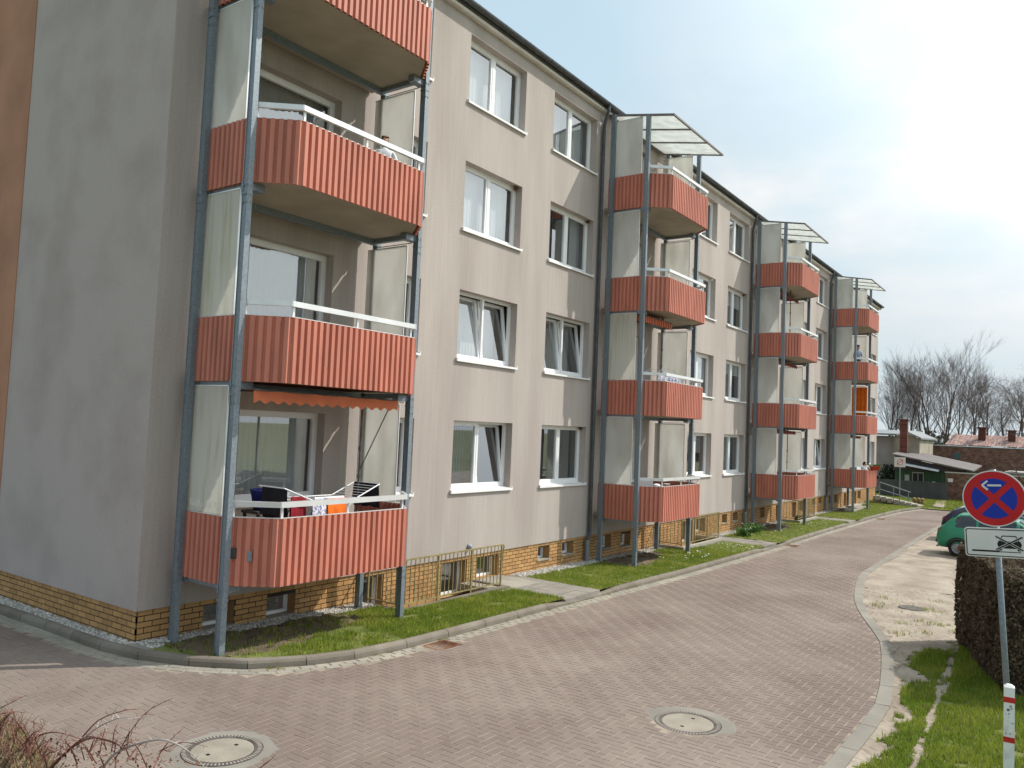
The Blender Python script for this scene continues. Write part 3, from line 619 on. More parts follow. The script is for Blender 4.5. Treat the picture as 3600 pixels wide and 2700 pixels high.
for (x0, x1, z0, z1, kd, s, k) in OPEN:
    wd = x1 - x0; ht = z1 - z0
    if kd == 'door':
        o = ob('balcony_door', wmesh('frame1', wd, ht), blk, (x0, 0, z0)); ob('sash', wmesh('sash', wd - .08, ht - .09), o, (.04, .21, .045)); ob('pane', wmesh('pane', wd - .08, ht - .09), o, (.04, .21, .045))
        continue
    two = kd in ('A', 'B'); 
    o = ob('window', wmesh('frame2' if two else 'frame1', wd, ht), blk, (x0, 0, z0))
    ob('sill', wmesh('sill', wd), o) if False else ob('sill', wmesh('sill', wd, 0), o)
    tl = TI.get((s, kd, k), (0, 0))
    if two:
        sw = wd / 2 - .068
        for q in range(2):
            xx = .042 + q * (wd / 2 + .0 - .017 + .0)
            xx = .042 if q == 0 else wd / 2 + .026
            for nm in ('sash', 'pane'):
                c = ob(nm, wmesh(nm, sw, ht - .095), o, (xx, .215, .05)); c.rotation_euler = (tl[q], 0, 0)
    else:
        for nm in ('sash', 'pane'): ob(nm, wmesh(nm, wd - .084, ht - .095), o, (.042, .215, .05))
    cu = CU.get((s, kd, k)) or rng.choice(['curtain_sheer', 'sides', 'roller', 'curtain_white', 'sides', 'half', 'curtain_sheer', 'curtain_green'])
    if kd == 'balc': cu = ['curtain_white', 'curtain_white', 'half', 'curtain_sheer'][k] if s == 0 else 'curtain_sheer'
    if cu == 'mix0':
        mb = MB(); wave_sheet(mb, .06, wd / 2, .36, .05, ht - .05, .018, .1); obm('curtain', mb, 'curtain_blue', o)
    elif cu == 'blind': ob('blind', wmesh('blind', wd, ht, 'curtain_green'), o)
    elif cu == 'half': ob('curtain', wmesh('curtain', wd, ht, 'curtain_sheer', ht * .52, ht - .05), o)
    elif cu == 'sides':
        c = MB(); wave_sheet(c, .06, wd * .30, .40, .05, ht - .05, .02, .10); wave_sheet(c, wd * .74, wd - .06, .40, .05, ht - .05, .02, .10); obm('curtain', c, rng.choice(['curtain_white', 'curtain_sheer', 'curtain_green']), o)
    elif cu == 'roller':
        c = MB(); c.box(.06, wd - .06, .30, .305, ht * rng.uniform(.35, .7), ht - .05); obm('roller_blind', c, rng.choice(['curtain_white', 'curtain_sheer']), o)
    elif tl != (0, 0): c = ob('curtain', wmesh('curtain', wd, ht, cu, .05, ht - .05), o); c.location = (0, .22, 0)
    else: ob('curtain', wmesh('curtain', wd, ht, cu, .05, ht - .05), o)

# plinth
PB = [(1.09, 1.64, -.45, -.09), (2.26, 2.84, -.5, -.14), (4.40, 4.95, -.95, -.12), (6.67, 7.5, -.8, -.1), (7.85, 8.68, -.56, -.11), (10.3, 10.82, -.41, -.11), (11.42, 11.98, -.40, -.10)]
pop = [(a + PER * s, b + PER * s, max(c, zr(a + PER * s) + .10) if (b - a) < .6 and c > -.6 else c, d) for s in range(4) for a, b, c, d in PB if not (s == 3 and a > 11)]
mb = MB(); wall_open(mb, pop, .039, BL, -2.0, 0, .039, .26, 0, 1); mb.quad((.039, .039, -2), (.039, BD, -2), (.039, BD, 0), (.039, .039, 0))
pl = obm('plinth', mb, ['mortar', 'brick'], blk)
for a, b, c, d in pop:
    mb = MB(); mb.box(a, b, .22, .27, c, c + .05); mb.box(a, b, .22, .27, d - .045, d); mb.box(a, a + .05, .221, .269, c + .05, d - .045); mb.box(b - .05, b, .221, .269, c + .05, d - .045)
    o = obm('basement_window', mb, 'white_pvc', blk); mb = MB(); mb.quad((a + .05, .25, c + .05), (b - .05, .25, c + .05), (b - .05, .25, d - .045), (a + .05, .25, d - .045)); obm('pane', mb, 'glass', o)
    if b - a < .6: mb = MB(); mb.box(a - .03, b + .03, .0, .22, c - .022, c + .004); obm('sill', mb, 'concrete', o)
VB = []
def brick_box(u0, u1, z0, z1, ax):
    g = .006
    if ax == 0: c = [(u0, .028, z0), (u1, .028, z0), (u1, .028, z1), (u0, .028, z1), (u0, .05, z0), (u1, .05, z0), (u1, .05, z1), (u0, .05, z1)]
    else: c = [(.028, u1, z0), (.028, u0, z0), (.028, u0, z1), (.028, u1, z1), (.05, u1, z0), (.05, u0, z0), (.05, u0, z1), (.05, u1, z1)]
    VB.append(c)
row = 0; zt = -.006
while zt > -1.95:
    zb_ = zt - .068
    for ax, Lm in ((0, BL), (1, 7.0)):
        u = .028 if ax == 0 else .028
        off = .126 if row % 2 else 0
        st = u - off
        while st < Lm:
            a, b = max(st, u), min(st + .237, Lm)
            low = -1.95 if (ax == 0 and any(p < (a + b) / 2 < q for p, q in WELLS)) else zr((a + b) / 2 if ax == 0 else 0) - .02
            if b - a > .03 and zt > low:
                segs = [(a, b)]
                if ax == 0:
                    for (p, q, c, d) in pop:
                        if zb_ < d + .003 and zt > c - .003:
                            ns = []
                            for e, f2 in segs:
                                if q <= e or p >= f2: ns.append((e, f2)); continue
                                if p - .003 - e > .02: ns.append((e, p - .003))
                                if f2 - q - .003 > .02: ns.append((q + .003, f2))
                            segs = ns
                for e, f2 in segs: brick_box(e, f2, zb_, zt, ax)
            st += .252
    zt -= .083; row += 1
VB = np.array(VB); fb = np.array([(0, 1, 2, 3), (1, 5, 6, 2), (5, 4, 7, 6)[::-1], (4, 0, 3, 7), (3, 2, 6, 7), (4, 5, 1, 0)])[[0, 1, 3, 4, 5]]
pcb = np.clip(nr.normal(.5, .3, len(VB)), 0, 1)
cen = VB.mean(1) - np.array(CAM); dd = cen @ np.array(cF); uu = 1800 + 2810.6 * (cen @ np.array(cR)) / dd; vv = 1350 - 2810.6 * (cen @ np.array(cU)) / dd
wdt = np.maximum(VB[:, 1, 0] - VB[:, 0, 0], VB[:, 0, 1] - VB[:, 1, 1])
zc = VB[:, :, 2].mean(1); xc_ = VB[:, :, 0].mean(1)
okv = (uu > 5) & (uu < 3590) & (wdt > .15) & (zc > np.where(VB[:, 0, 1] > .03, zr(0) + .14, zrv(xc_) + .12))
bi = np.argsort(np.where(okv, dd, 1e9))[:300]; ib = np.zeros(len(VB), bool); ib[bi] = True
pieces('brick', VB, fb, pcb, bi, 'brick', pl); mass('brickwork', VB[~ib], fb, pcb[~ib], 'brick', pl)
# little things on the facade
mb = MB(); mb.lathe([(.055, 0), (.06, .02), (.05, .06), (.025, .09), (.0, .095)], 14); o = obm('wall_lamp', mb, 'lamp_grey', None, (7.49, -.001, .2), (R(90), 0, 0), True); tag(o, 'small round grey lamp on the facade above the first railing', 'lamp')
ln_ = 0
for (s, kd, k, lab) in ((0, 'A', 2, 'brown mud nest in the window below the nearest top window'), (0, 'B', 2, 'brown mud nest in the third floor window left of the second balcony tower'), (0, 'B', 0, 'brown mud nest over the greenish ground floor window'), (1, 'A', 2, 'pale lamp hanging in a window right of the second balcony tower'), (1, 'B', 2, 'brown mud nest in the window left of the third balcony tower')):
    r = [q for q in OPEN if q[4] == kd and q[5] == s and q[6] == k][0]; mb = MB()
    for _ in range(9): mb.ball((rng.gauss(0, .018), rng.gauss(0, .018), rng.gauss(-.035, .016)), .03, 7, 5)
    tag(obm('nest', mb, 'mud_nest' if 'nest' in lab else 'white_pvc', None, (r[1] - .12, .10, r[3] - .005), None, True), lab, 'nest' if 'nest' in lab else 'lamp')

# ------------------------------------------------------------------ light wells with railings
WLAB = ['mustard iron railing around the nearest light well', 'mustard iron railing around the light well behind the second balcony tower', 'mustard iron railing around the light well behind the third balcony tower']
for n_, (a, b) in enumerate(WELLS):
    g = zr((a + b) / 2) + .09
    mb = MB(); mb.quad((a, WY, -1.6), (b, WY, -1.6), (b, .039, -1.6), (a, .039, -1.6)); mb.quad((a, WY, -1.6), (b, WY, -1.6), (b, WY, g), (a, WY, g)); mb.quad((a, WY, -1.6), (a, .039, -1.6), (a, .039, g), (a, WY, g)); mb.quad((b, WY, -1.6), (b, .039, -1.6), (b, .039, g), (b, WY, g))
    we = obm('light_well', mb, 'concrete', None); tag(we, ['sunken concrete light well behind the nearest railing', 'sunken light well behind the second balcony tower', 'sunken light well behind the third balcony tower'][n_], 'light well', 'light wells')
    mb = MB(); hgt = .10 if n_ else .03; mb.box(a - .13, b + .10, WY - .13, WY, g - .2, g + hgt); mb.box(a - .13, a, WY, .03, g - .2, g + hgt); mb.box(b, b + .1, WY, .03, g - .2, g + hgt)
    obm('rim', mb, 'concrete_light' if n_ else 'kerb', we)
    if n_ == 0:
        mb = MB(); mb.box(b - .35, 8.72, -1.12, .03, g - .12, g - .0); obm('landing_slab', mb, 'concrete', we)
    rl = empty('railing', (a, WY, g + hgt), WLAB[n_], 'railing', 'railings around the light wells')
    Lx = b - a - .06; Hh = .86; z0 = .0
    mb = MB(); mb.bar((0, 0, Hh), (Lx, 0, Hh), .028, .028); mb.tube([(Lx, 0, Hh), (Lx + .05, -.0, Hh), (Lx + .085, .0, Hh - .04), (Lx + .07, .01, Hh - .12), (Lx + .02, .02, 0)], .014, 6); mb.bar((0, 0, Hh), (0, -WY - .0, Hh), .028, .028); obm('top_rail', mb, 'rail_yellow', rl)
    mb = MB(); mb.bar((0, 0, .07), (Lx, 0, .07), .022, .022); mb.bar((0, 0, .07), (0, -WY, .07), .022, .022); obm('bottom_rail', mb, 'rail_yellow', rl)
    bm_ = MB(); bm_.bar((0, 0, .07), (0, 0, Hh), .014, .014, up=(0, 1, 0)); bme = bm_.mesh('baluster', 'rail_yellow')
    pm_ = MB(); pm_.bar((0, 0, -.1), (0, 0, Hh), .03, .03, up=(0, 1, 0)); pme = pm_.mesh('rail_post', 'rail_yellow')
    npst = 4; nb = int(Lx / .118)
    for q in range(npst): ob('post', pme, rl, (q * Lx / (npst - 1), 0, 0))
    ob('post', pme, rl, (0, -WY - .02, 0))
    for q in range(1, nb): ob('baluster', bme, rl, (q * Lx / nb, 0, 0))
    for q in range(1, 7): ob('baluster', bme, rl, (0, q * -WY / 7, 0))
# ------------------------------------------------------------------ balcony towers
OCT = [(0, -.12), (0, -1.25), (.45, -1.8), (2.98, -1.8), (3.45, -1.25), (3.45, -.12)]
ZB, ZT = .484, 1.41
def corrugated(a, b, z0, z1, pitch=.114, dep=.038):
    a = Vector((*a, 0)); b = Vector((*b, 0)); L = (b - a).length; d = (b - a) / L; nn = Vector((d.y, -d.x, 0)); c = Vector((1.7, -.9, 0))
    if nn.dot((a + b) / 2 - c) < 0: nn = -nn
    n = max(1, round(L / pitch)); p = L / n; pr = [(0, 0)]
    for i in range(n):
        s = i * p; pr += [(s + .17 * p, 0), (s + .29 * p, dep), (s + .79 * p, dep), (s + .91 * p, 0)]
    pr.append((L, 0)); mb = MB(); m = len(pr); vs = []
    for off in (0, -.004):
        for z in (z0, z1): vs += [a + d * s + nn * (o + off) + Vector((0, 0, z)) for s, o in pr]
    mb.add(vs, [(i, i + 1, m + i + 1, m + i) for i in range(m - 1)]); mb.add(vs, [(2 * m + i, 3 * m + i, 3 * m + i + 1, 2 * m + i + 1) for i in range(m - 1)])
    mb.add(vs, [(m + i, m + i + 1, 3 * m + i + 1, 3 * m + i) for i in range(m - 1)])
    # pale cap and base trims
    return mb
clad = {nm: corrugated(OCT[i], OCT[i + 1], ZB, ZT).mesh(nm, 'clad') for i, nm in enumerate(('side_cladding_a', 'corner_cladding_a', 'front_cladding', 'corner_cladding_b', 'side_cladding_b'))}
def trim():
    mb = MB()
    for i in range(5):
        a, b = OCT[i], OCT[i + 1]; mb.bar((*a, ZT + .006), (*b, ZT + .006), .03, .012)
    return mb.mesh('top_trim', 'alu')
TRIM = trim()
mb = MB()
ctr = Vector((1.725, -1.0)); ins = [(x + (.03 if x < 1.7 else -.03), y + .03 if y < -.4 else y) for x, y in OCT]
ins[0] = (ins[0][0], -.02); ins[-1] = (ins[-1][0], -.02); mb.prism(ins, .50, .60); SLAB = mb.mesh('balcony_slab', 'slab')
mb = MB(); mb.box(.0, 3.45, -.36, -.29, .40, .50); mb.box(.02, .10, -1.25, -.37, .42, .499); mb.box(3.35, 3.43, -1.25, -.37, .42, .499); mb.box(-.04, .25, -1.30, -1.16, .38, .499); mb.box(3.2, 3.49, -1.30, -1.16, .38, .499); BEAM = mb.mesh('edge_beam', 'galv')
mb = MB(); hp = OCT[1:5]; hz = 1.60
for i in range(3):
    a = Vector((*hp[i], hz)); b = Vector((*hp[i + 1], hz)); d = (b - a).normalized(); mb.bar(a - d * (.02 if i else 0), b + d * .02, .05, .075 + .002 * (i % 2))
for x, y in ((.05, -1.30), (.50, -1.77), (1.72, -1.775), (2.92, -1.77), (3.38, -1.32)): mb.box(x - .018, x + .018, y - .012, y + .012, 1.25, 1.565)
RAIL = mb.mesh('handrail', 'alu')
def scr(x, top, mat):
    mb = MB(); mb.box(x - .006, x + .006, -1.10, -.13, 1.43, top, 0); mb.box(x - .012, x + .012, -1.10, -.13, top, top + .018, 1); mb.box(x - .010, x + .010, -1.115, -1.10, 1.43, top, 1); return mb.mesh('screen', [mat, 'alu'])
SCR = {}
for side, x in (('l', .0), ('r', 3.45)):
    for tp in (3.12, 2.98):
        for mt in ('screen', 'screen_dirty'): SCR[(side, tp, mt)] = scr(x, tp + (.09 if side == 'l' and tp > 3 else 0), mt)
def postm(z1):
    mb = MB(); w2, d2, t = .044, .058, .010
    # rolled steel channel: web and two flanges
    mb.box(-w2, w2, -d2, -d2 + t, -1.3, z1); mb.box(-w2, w2, d2 - t, d2, -1.3, z1); mb.box(-.034, .034, -d2 + t, d2 - t, -1.3, z1)
    for k in range(4):
        z = .30 + 2.8 * k; mb.box(-w2 - .006, w2 + .006, -d2 - .006, d2 + .006, z - .012, z + .012)
        for q in (-.12, .12):
            for yy in (-.035, .035): mb.box(-w2 - .008, -w2, yy - .012, yy + .012, z + q - .012, z + q + .012)
            for xx in (-.03, .03): mb.box(xx - .012, xx + .012, -d2 - .008, -d2, z + q - .012, z + q + .012)
    return mb.mesh('post', 'galv')
PF, PK = postm(11.37), postm(11.56)
def cz(y): return 11.60 + (y + .10) * (.35 / 1.93)
mb = MB()
for y in (-.10, -2.03): mb.bar((-.06, y, cz(y)), (3.52, y, cz(y)), .045, .05)
for i in range(4):
    x = -.035 + i * 3.53 / 3; mb.bar((x, -.10, cz(-.10) + .002), (x, -2.03, cz(-2.03) + .002), .045, .055)
CANF = mb.mesh('canopy_frame', 'dark_alu')
mb = MB(); a, b = 0, 3.53 / 3 - .05; mb.add([(a, -.12, cz(-.12)), (b, -.12, cz(-.12)), (b, -2.01, cz(-2.01)), (a, -2.01, cz(-2.01)), (a, -.12, cz(-.12) + .008), (b, -.12, cz(-.12) + .008), (b, -2.01, cz(-2.01) + .008), (a, -2.01, cz(-2.01) + .008)], [(0, 1, 2, 3), (7, 6, 5, 4), (0, 4, 5, 1), (1, 5, 6, 2), (2, 6, 7, 3), (3, 7, 4, 0)]); CANP = mb.mesh('canopy_pane', 'canopy_glass')
TX = [.5 + PER * i for i in range(4)]
TL = ['nearest four storey tower of red corrugated balconies at the gable end', 'second red balcony tower from the camera', 'third red balcony tower from the camera', 'farthest red balcony tower at the far end of the block']
towers = []
for i in range(4):
    t = empty('balcony_tower', (TX[i], 0, 0), TL[i], 'balcony tower', 'balcony towers on the facade'); towers.append(t)
    for (x, y, me) in ((-.075, -.27, PK), (-.035, -1.30, PF), (3.525, -.27, PK), (3.49, -1.30, PF)): ob('post', me, t, (x, y, 0))
    for k in range(4):
        bo = ob('balcony', SLAB, t, (0, 0, 2.8 * k))
        for nm, me in clad.items(): ob(nm[:-2] if nm[-2] == '_' else nm, me, bo)
        ob('top_trim', TRIM, bo); ob('edge_beam', BEAM, bo); ob('handrail', RAIL, bo)
        tp = 3.12 if k < 3 else 2.98
        ob('screen', SCR[('l', tp, 'screen_dirty' if (i == 0 and k in (0, 1)) or (i == 1 and k == 1) else 'screen')], bo); ob('screen', SCR[('r', tp, 'screen')], bo)
        mb = MB(); mb.bar((3.45, -.34, 3.165), (3.45, -1.2, 3.165), .012, .012); obm('tie_rod', mb, 'galv', bo)
    cn = ob('canopy', CANF, t)
    for q in range(3): ob('canopy_pane', CANP, cn, (-.01 + q * 3.53 / 3, 0, 0))
b0 = [c for c in towers[0].children if c.name.startswith('balcony')][0]
# marks on the nearest ground floor balcony: missing piece of sheet and bare patch
mb = MB(); mb.box(-.04, .04, -.046, -.039, -.075, .075); o = obm('sheet_hole', mb, 'curtain_dark', b0, (.08, -1.345, .93), (0, 0, math.atan2(-.55, .45)))
mb = MB(); mb.box(-.03, .03, -.0455, -.0395, -.065, .07); o = obm('bare_patch', mb, 'galv', b0, (.215, -1.51, .89), (0, 0, math.atan2(-.55, .45)))
# scratched lettering on the lowest side screen
GL = {'M': [[(0, 0), (0, 1), (.5, .3), (1, 1), (1, 0)]], 'o': [[(.5, .6), (.1, .4), (.2, .05), (.7, 0), (.9, .35), (.5, .6)]], 'N': [[(0, 0), (.1, 1), (.8, 0), (.9, 1)]], 'D': [[(.1, 0), (.1, 1), (.7, .8), (.8, .3), (.1, 0)]], 'E': [[(.8, .9), (.2, .9), (.2, .1), (.9, .1)], [(.2, .5), (.7, .55)]], 'A': [[(0, 0), (.5, 1), (.9, 0)], [(.2, .4), (.8, .4)]], ',': [[(.4, .1), (.2, -.2)]]}
mb = MB(); y = -.38
for ch in 'MoNDo EMA,ND':
    for st in GL.get(ch, []): mb = MB(); mb.tube([(-.009, y - p * .05, 1.50 + q * .10 + rng.gauss(0, .006)) for p, q in st], .0035, 4); obm('scratched_stroke', mb, 'white_paint', b0)
    y -= .035 if ch in ' ,' else .062

# ------------------------------------------------------------------ people
def person(name, loc, rz, label, J, E_, hairm, zones, hairs, scale=1.0):
    """J: name->(xyz, radius); E_: edges. one continuous skinned body, painted by zones"""
    names = list(J); me = bpy.data.meshes.new(name); me.from_pydata([J[n][0] for n in names], [(names.index(a), names.index(b)) for a, b in E_], [])
    o = bpy.data.objects.new(name, me); col.objects.link(o); md = o.modifiers.new('skin', 'SKIN'); md.use_smooth_shade = True
    sv = me.skin_vertices[0].data
    for i, n in enumerate(names):
        r = J[n][1]; sv[i].radius = r if isinstance(r, tuple) else (r, r)
        sv[i].use_root = (n == 'pelvis')
    s2 = o.modifiers.new('sub', 'SUBSURF'); s2.levels = 2; s2.render_levels = 2
    dg = bpy.context.evaluated_depsgraph_get(); dg.update(); em = bpy.data.meshes.new_from_object(o.evaluated_get(dg))
    o.modifiers.clear(); o.data = em; em.name = name
    for z in zones: em.materials.append(MATS[z[0]])
    for p in em.polygons:
        c = p.center
        for i, z in enumerate(zones):
            if z[1](c): p.material_index = i; break
        p.use_smooth = True
    o.location = loc; o.rotation_euler = (0, 0, rz); o.scale = (scale,) * 3
    tag(o, label, 'person')
    h = MB()
    hc = J['head'][0]
    for (dx, dy, dz, r, sc) in hairs: h.ball((hc[0] + dx, hc[1] + dy, hc[2] + dz), r, 12, 8, sc=sc)
    obm('hair', h, hairm, o, smooth=True)
    e = MB()
    for sx in (-1, 1): e.ball((hc[0] + sx * .032, hc[1] - .088, hc[2] + .0), .010, 6, 4)
    obm('eye', e, 'hair_dark', o); 
    e = MB(); e.bar((hc[0] - .022, hc[1] - .086, hc[2] - .06), (hc[0] + .022, hc[1] - .086, hc[2] - .06), .01, .008); obm('mouth', e, 'red_paint', o)
    e = MB()
    for sx in (-1, 1): e.ball((hc[0] + sx * .082, hc[1] + .005, hc[2] - .005), .022, 6, 4, sc=(.5, .8, 1.2))
    obm('ear', e, 'skin', o)
    return o
def stand(arm='down', lean=0.0):
    J = {'pelvis': ((0, 0, .95), (.15, .11)), 'spine': ((0, 0, 1.15), (.145, .105)), 'chest': ((0, -.01, 1.34), (.17, .115)), 'neck': ((0, -.005, 1.50), .058), 'head0': ((0, -.015, 1.575), (.072, .08)), 'head': ((0, -.02, 1.64), (.082, .095)), 'crown': ((0, -.012, 1.725), (.066, .078)), 'nose': ((0, -.125, 1.62), .014),
         'hipL': ((-.10, 0, .88), .095), 'kneeL': ((-.11, -.02, .5), .065), 'ankL': ((-.11, .02, .1), .045), 'toeL': ((-.12, -.12, .04), .04), 'hipR': ((.10, 0, .88), .095), 'kneeR': ((.11, -.02, .5), .065), 'ankR': ((.11, .02, .1), .045), 'toeR': ((.12, -.12, .04), .04)}
    E_ = [('pelvis', 'spine'), ('spine', 'chest'), ('chest', 'neck'), ('neck', 'head0'), ('head0', 'head'), ('head', 'crown'), ('head', 'nose')]
    for s, sg in (('L', -1), ('R', 1)):
        E_ += [('pelvis', 'hip' + s), ('hip' + s, 'knee' + s), ('knee' + s, 'ank' + s), ('ank' + s, 'toe' + s), ('chest', 'sh' + s), ('sh' + s, 'el' + s), ('el' + s, 'wr' + s), ('wr' + s, 'palm' + s)]
        J['sh' + s] = ((sg * .19, 0, 1.41), .058)
        if arm == 'rail': el, wr, pm = (sg * .27, -.10, 1.17), (sg * .22, -.33, 1.07), (sg * .22, -.40, 1.06)
        elif arm == 'hip' and sg > 0: el, wr, pm = (sg * .36, .05, 1.18), (sg * .20, -.08, 1.02), (sg * .16, -.12, .99)
        else: el, wr, pm = (sg * .25, .03, 1.13), (sg * .25, -.06, .90), (sg * .245, -.08, .83)
        J['el' + s] = (el, .043); J['wr' + s] = (wr, .029); J['palm' + s] = (pm, (.03, .022))
        pv = Vector(pm); d = (pv - Vector(wr)).normalized()
        for q in range(5):
            sp = (q - 2) * .017; side = Vector((0, 1, 0)) if abs(d.z) > .6 else Vector((1, 0, 0)); ln_ = (.05, .075, .08, .074, .06)[q]
            base = pv + side * sp; J['f%d%s' % (q, s)] = (tuple(base + d * ln_ * .6 + side * sp * .3), .0085); J['g%d%s' % (q, s)] = (tuple(base + d * ln_ + Vector((0, .012, -.012))), .007)
            E_ += [('palm' + s, 'f%d%s' % (q, s)), ('f%d%s' % (q, s), 'g%d%s' % (q, s))]
    return J, E_
def zone(shirt, trous, short=True):
    return [('skin', lambda c: c.z > 1.505 or (short and abs(c.x) > .255 and c.z < 1.22) or c.y < -.2 and c.z > .9), (trous, lambda c: c.z < .97), (shirt, lambda c: True)]
HA = [(0, .018, .035, .098, (.88, 1, 1)), (0, .03, -.02, .09, (.95, .9, 1)), (-.04, -.04, .085, .045, (1, 1, .5)), (.045, -.04, .08, .04, (1, 1, .5))]
J, E_ = stand('rail'); person('person', (3.05, -1.32, 6.22), R(-35), 'child with light brown hair peeking over the rail of the nearest tower, third floor', J, E_, 'hair_brown', zone('shirt_white', 'trouser'), HA, .765)
J, E_ = stand('hip'); person('person', (38.95, -1.15, 6.22), R(-30), 'person in blue shirt standing on the farthest tower, third floor', J, E_, 'hair_dark', zone('shirt_blue', 'trouser'), HA, 1.02)
J, E_ = stand('rail')
for s_, sg in (('L', -1), ('R', 1)):
    J['hip' + s_] = ((sg * .10, -.03, .90), .095); J['knee' + s_] = ((sg * .12, -.42, .93), .065); J['ank' + s_] = ((sg * .12, -.40, .52), .045); J['toe' + s_] = ((sg * .12, -.52, .48), .04)
    J['el' + s_] = ((sg * .25, -.06, 1.14), .043)
person('person', (40.55, -1.25, .14), R(-20), 'dark haired person in white top on the farthest ground floor balcony', J, E_, 'hair_dark', [('skin', lambda c: c.z > 1.505 or abs(c.x) > .23 and c.z < 1.2), ('trouser', lambda c: c.z < 1.0), ('shirt_white', lambda c: True)], HA, .93)
# ------------------------------------------------------------------ things on the balconies
def drape(mb, x0, x1, y, zt, zb, sag=.012, mi=0, n=8, yb=None, seed=0):
    """a cloth hanging over a wire: two hanging faces and a fold, rippled"""
    r = random.Random(seed); vs = []; k = n + 1
    prof = [(y + .03, zb + .05), (y + .02, (zt + zb) / 2), (y + .006, zt - .01), (y, zt + .004), (y - .006, zt - .01), (y - .02, (zt + zb) / 2), (y - .03, zb)]
    for (py, pz) in prof:
        for i in range(k):
            x = x0 + (x1 - x0) * i / n; vs.append((x, py + sag * math.sin(i * 1.9 + seed) * (zt - pz) / max(.05, zt - zb), pz + (r.gauss(0, .008) if pz < zt - .05 else 0)))
    mb.add(vs, [(q * k + i, q * k + i + 1, (q + 1) * k + i + 1, (q + 1) * k + i) for q in range(len(prof) - 1) for i in range(n)], mi)
# clothes airer on the nearest ground floor balcony
ar = empty('clothes_airer', (0, 0, 0), 'white folding clothes airer full of washing on the nearest ground floor balcony', 'clothes airer')
yA, yB = -1.55, -.98; mb = MB()
mb.tube([(1.72, yA, 1.60), (2.62, yA, 1.60)], .011, 6); mb.tube([(1.72, yB, 1.60), (2.62, yB, 1.60)], .011, 6); mb.tube([(1.72, yA, 1.60), (1.72, yB, 1.60)], .011, 6); mb.tube([(2.62, yA, 1.60), (2.62, yB, 1.60)], .011, 6)
for q in range(1, 8): x = 1.72 + .9 * q / 8; mb.tube([(x, yA, 1.598), (x, yB, 1.598)], .004, 5)
obm('drying_rack', mb, 'white_pvc', ar)
for sx, xa, xb_ in ((-1, 1.72, 1.20), (1, 2.62, 3.10)):
    mb = MB(); zt_ = 1.80; mb.tube([(xa, yA, 1.605), (xb_, yA, zt_), (xb_, yB, zt_), (xa, yB, 1.605)], .010, 6)
    for q in range(1, 6): t = q / 6; x = xa + (xb_ - xa) * t; z = 1.605 + (zt_ - 1.605) * t; mb.tube([(x, yA, z), (x, yB, z)], .004, 5)
    obm('wing', mb, 'white_pvc', ar)
for xa, xb_ in ((1.75, 2.55), (2.55, 1.75)):
    mb = MB(); mb.tube([(xa, yA, 1.59), (xb_, yA + .02, .605)], .010, 6); mb.tube([(xa, yB, 1.59), (xb_, yB - .02, .605)], .010, 6); obm('leg', mb, 'white_pvc', ar)
def cloth(label, mat, x0, x1, y0, zt, zb, cat='laundry', rotz=0, seed=1):
    mb = MB(); L = x1 - x0; drape(mb, -L / 2, L / 2, 0, 0, zb - zt, .014, seed=seed); o = obm('garment', mb, mat, None, ((x0 + x1) / 2, y0, zt), (0, 0, rotz), True); tag(o, label, cat, 'washing on the airer')
cloth('orange shirt hanging on the airer', 'fabric_orange', 2.02, 2.42, -1.55, 1.612, 1.26, seed=3)
cloth('dark trousers hanging off the left wing of the airer', 'fabric_black', .98, 1.52, -1.27, 1.80, 1.34, rotz=R(90), seed=4)
cloth('black cloth hanging off the right wing of the airer', 'fabric_black', 2.80, 3.36, -1.27, 1.80, 1.42, rotz=R(90), seed=5)
cloth('dark red cloth at the left end of the airer', 'fabric_red', 1.40, 1.68, -1.46, 1.66, 1.15, seed=6)
cloth('pale checked towel in the middle of the airer', 'fabric_lilac', 1.72, 1.98, -1.555, 1.61, 1.30, seed=7)
cloth('white cloth lying over the airer wires', 'fabric_white', 1.98, 2.58, -1.30, 1.613, 1.50, seed=8)
cloth('navy cloth beside the orange shirt', 'curtain_blue', 1.98, 2.06, -1.50, 1.612, 1.22, seed=9)
mb = MB(); mb.lathe([(.19, 0), (.24, .26), (.26, .28), (.25, .285), (.22, .27)], 20, (0, 0, 0)); tag(obm('laundry_basket', mb, 'fabric_blue', None, (1.55, -.72, 1.42), None, True), 'bright blue plastic basket behind the airer', 'basket')
mb = MB(); mb.box(-.3, .3, -.2, .2, .76, .80); [mb.box(sx * .26 - .02, sx * .26 + .02, sy * .16 - .02, sy * .16 + .02, 0, .76) for sx in (-1, 1) for sy in (-1, 1)]; tag(obm('side_table', mb, 'dark_wood', None, (1.55, -.72, .602)), 'dark small table under the blue basket', 'table')
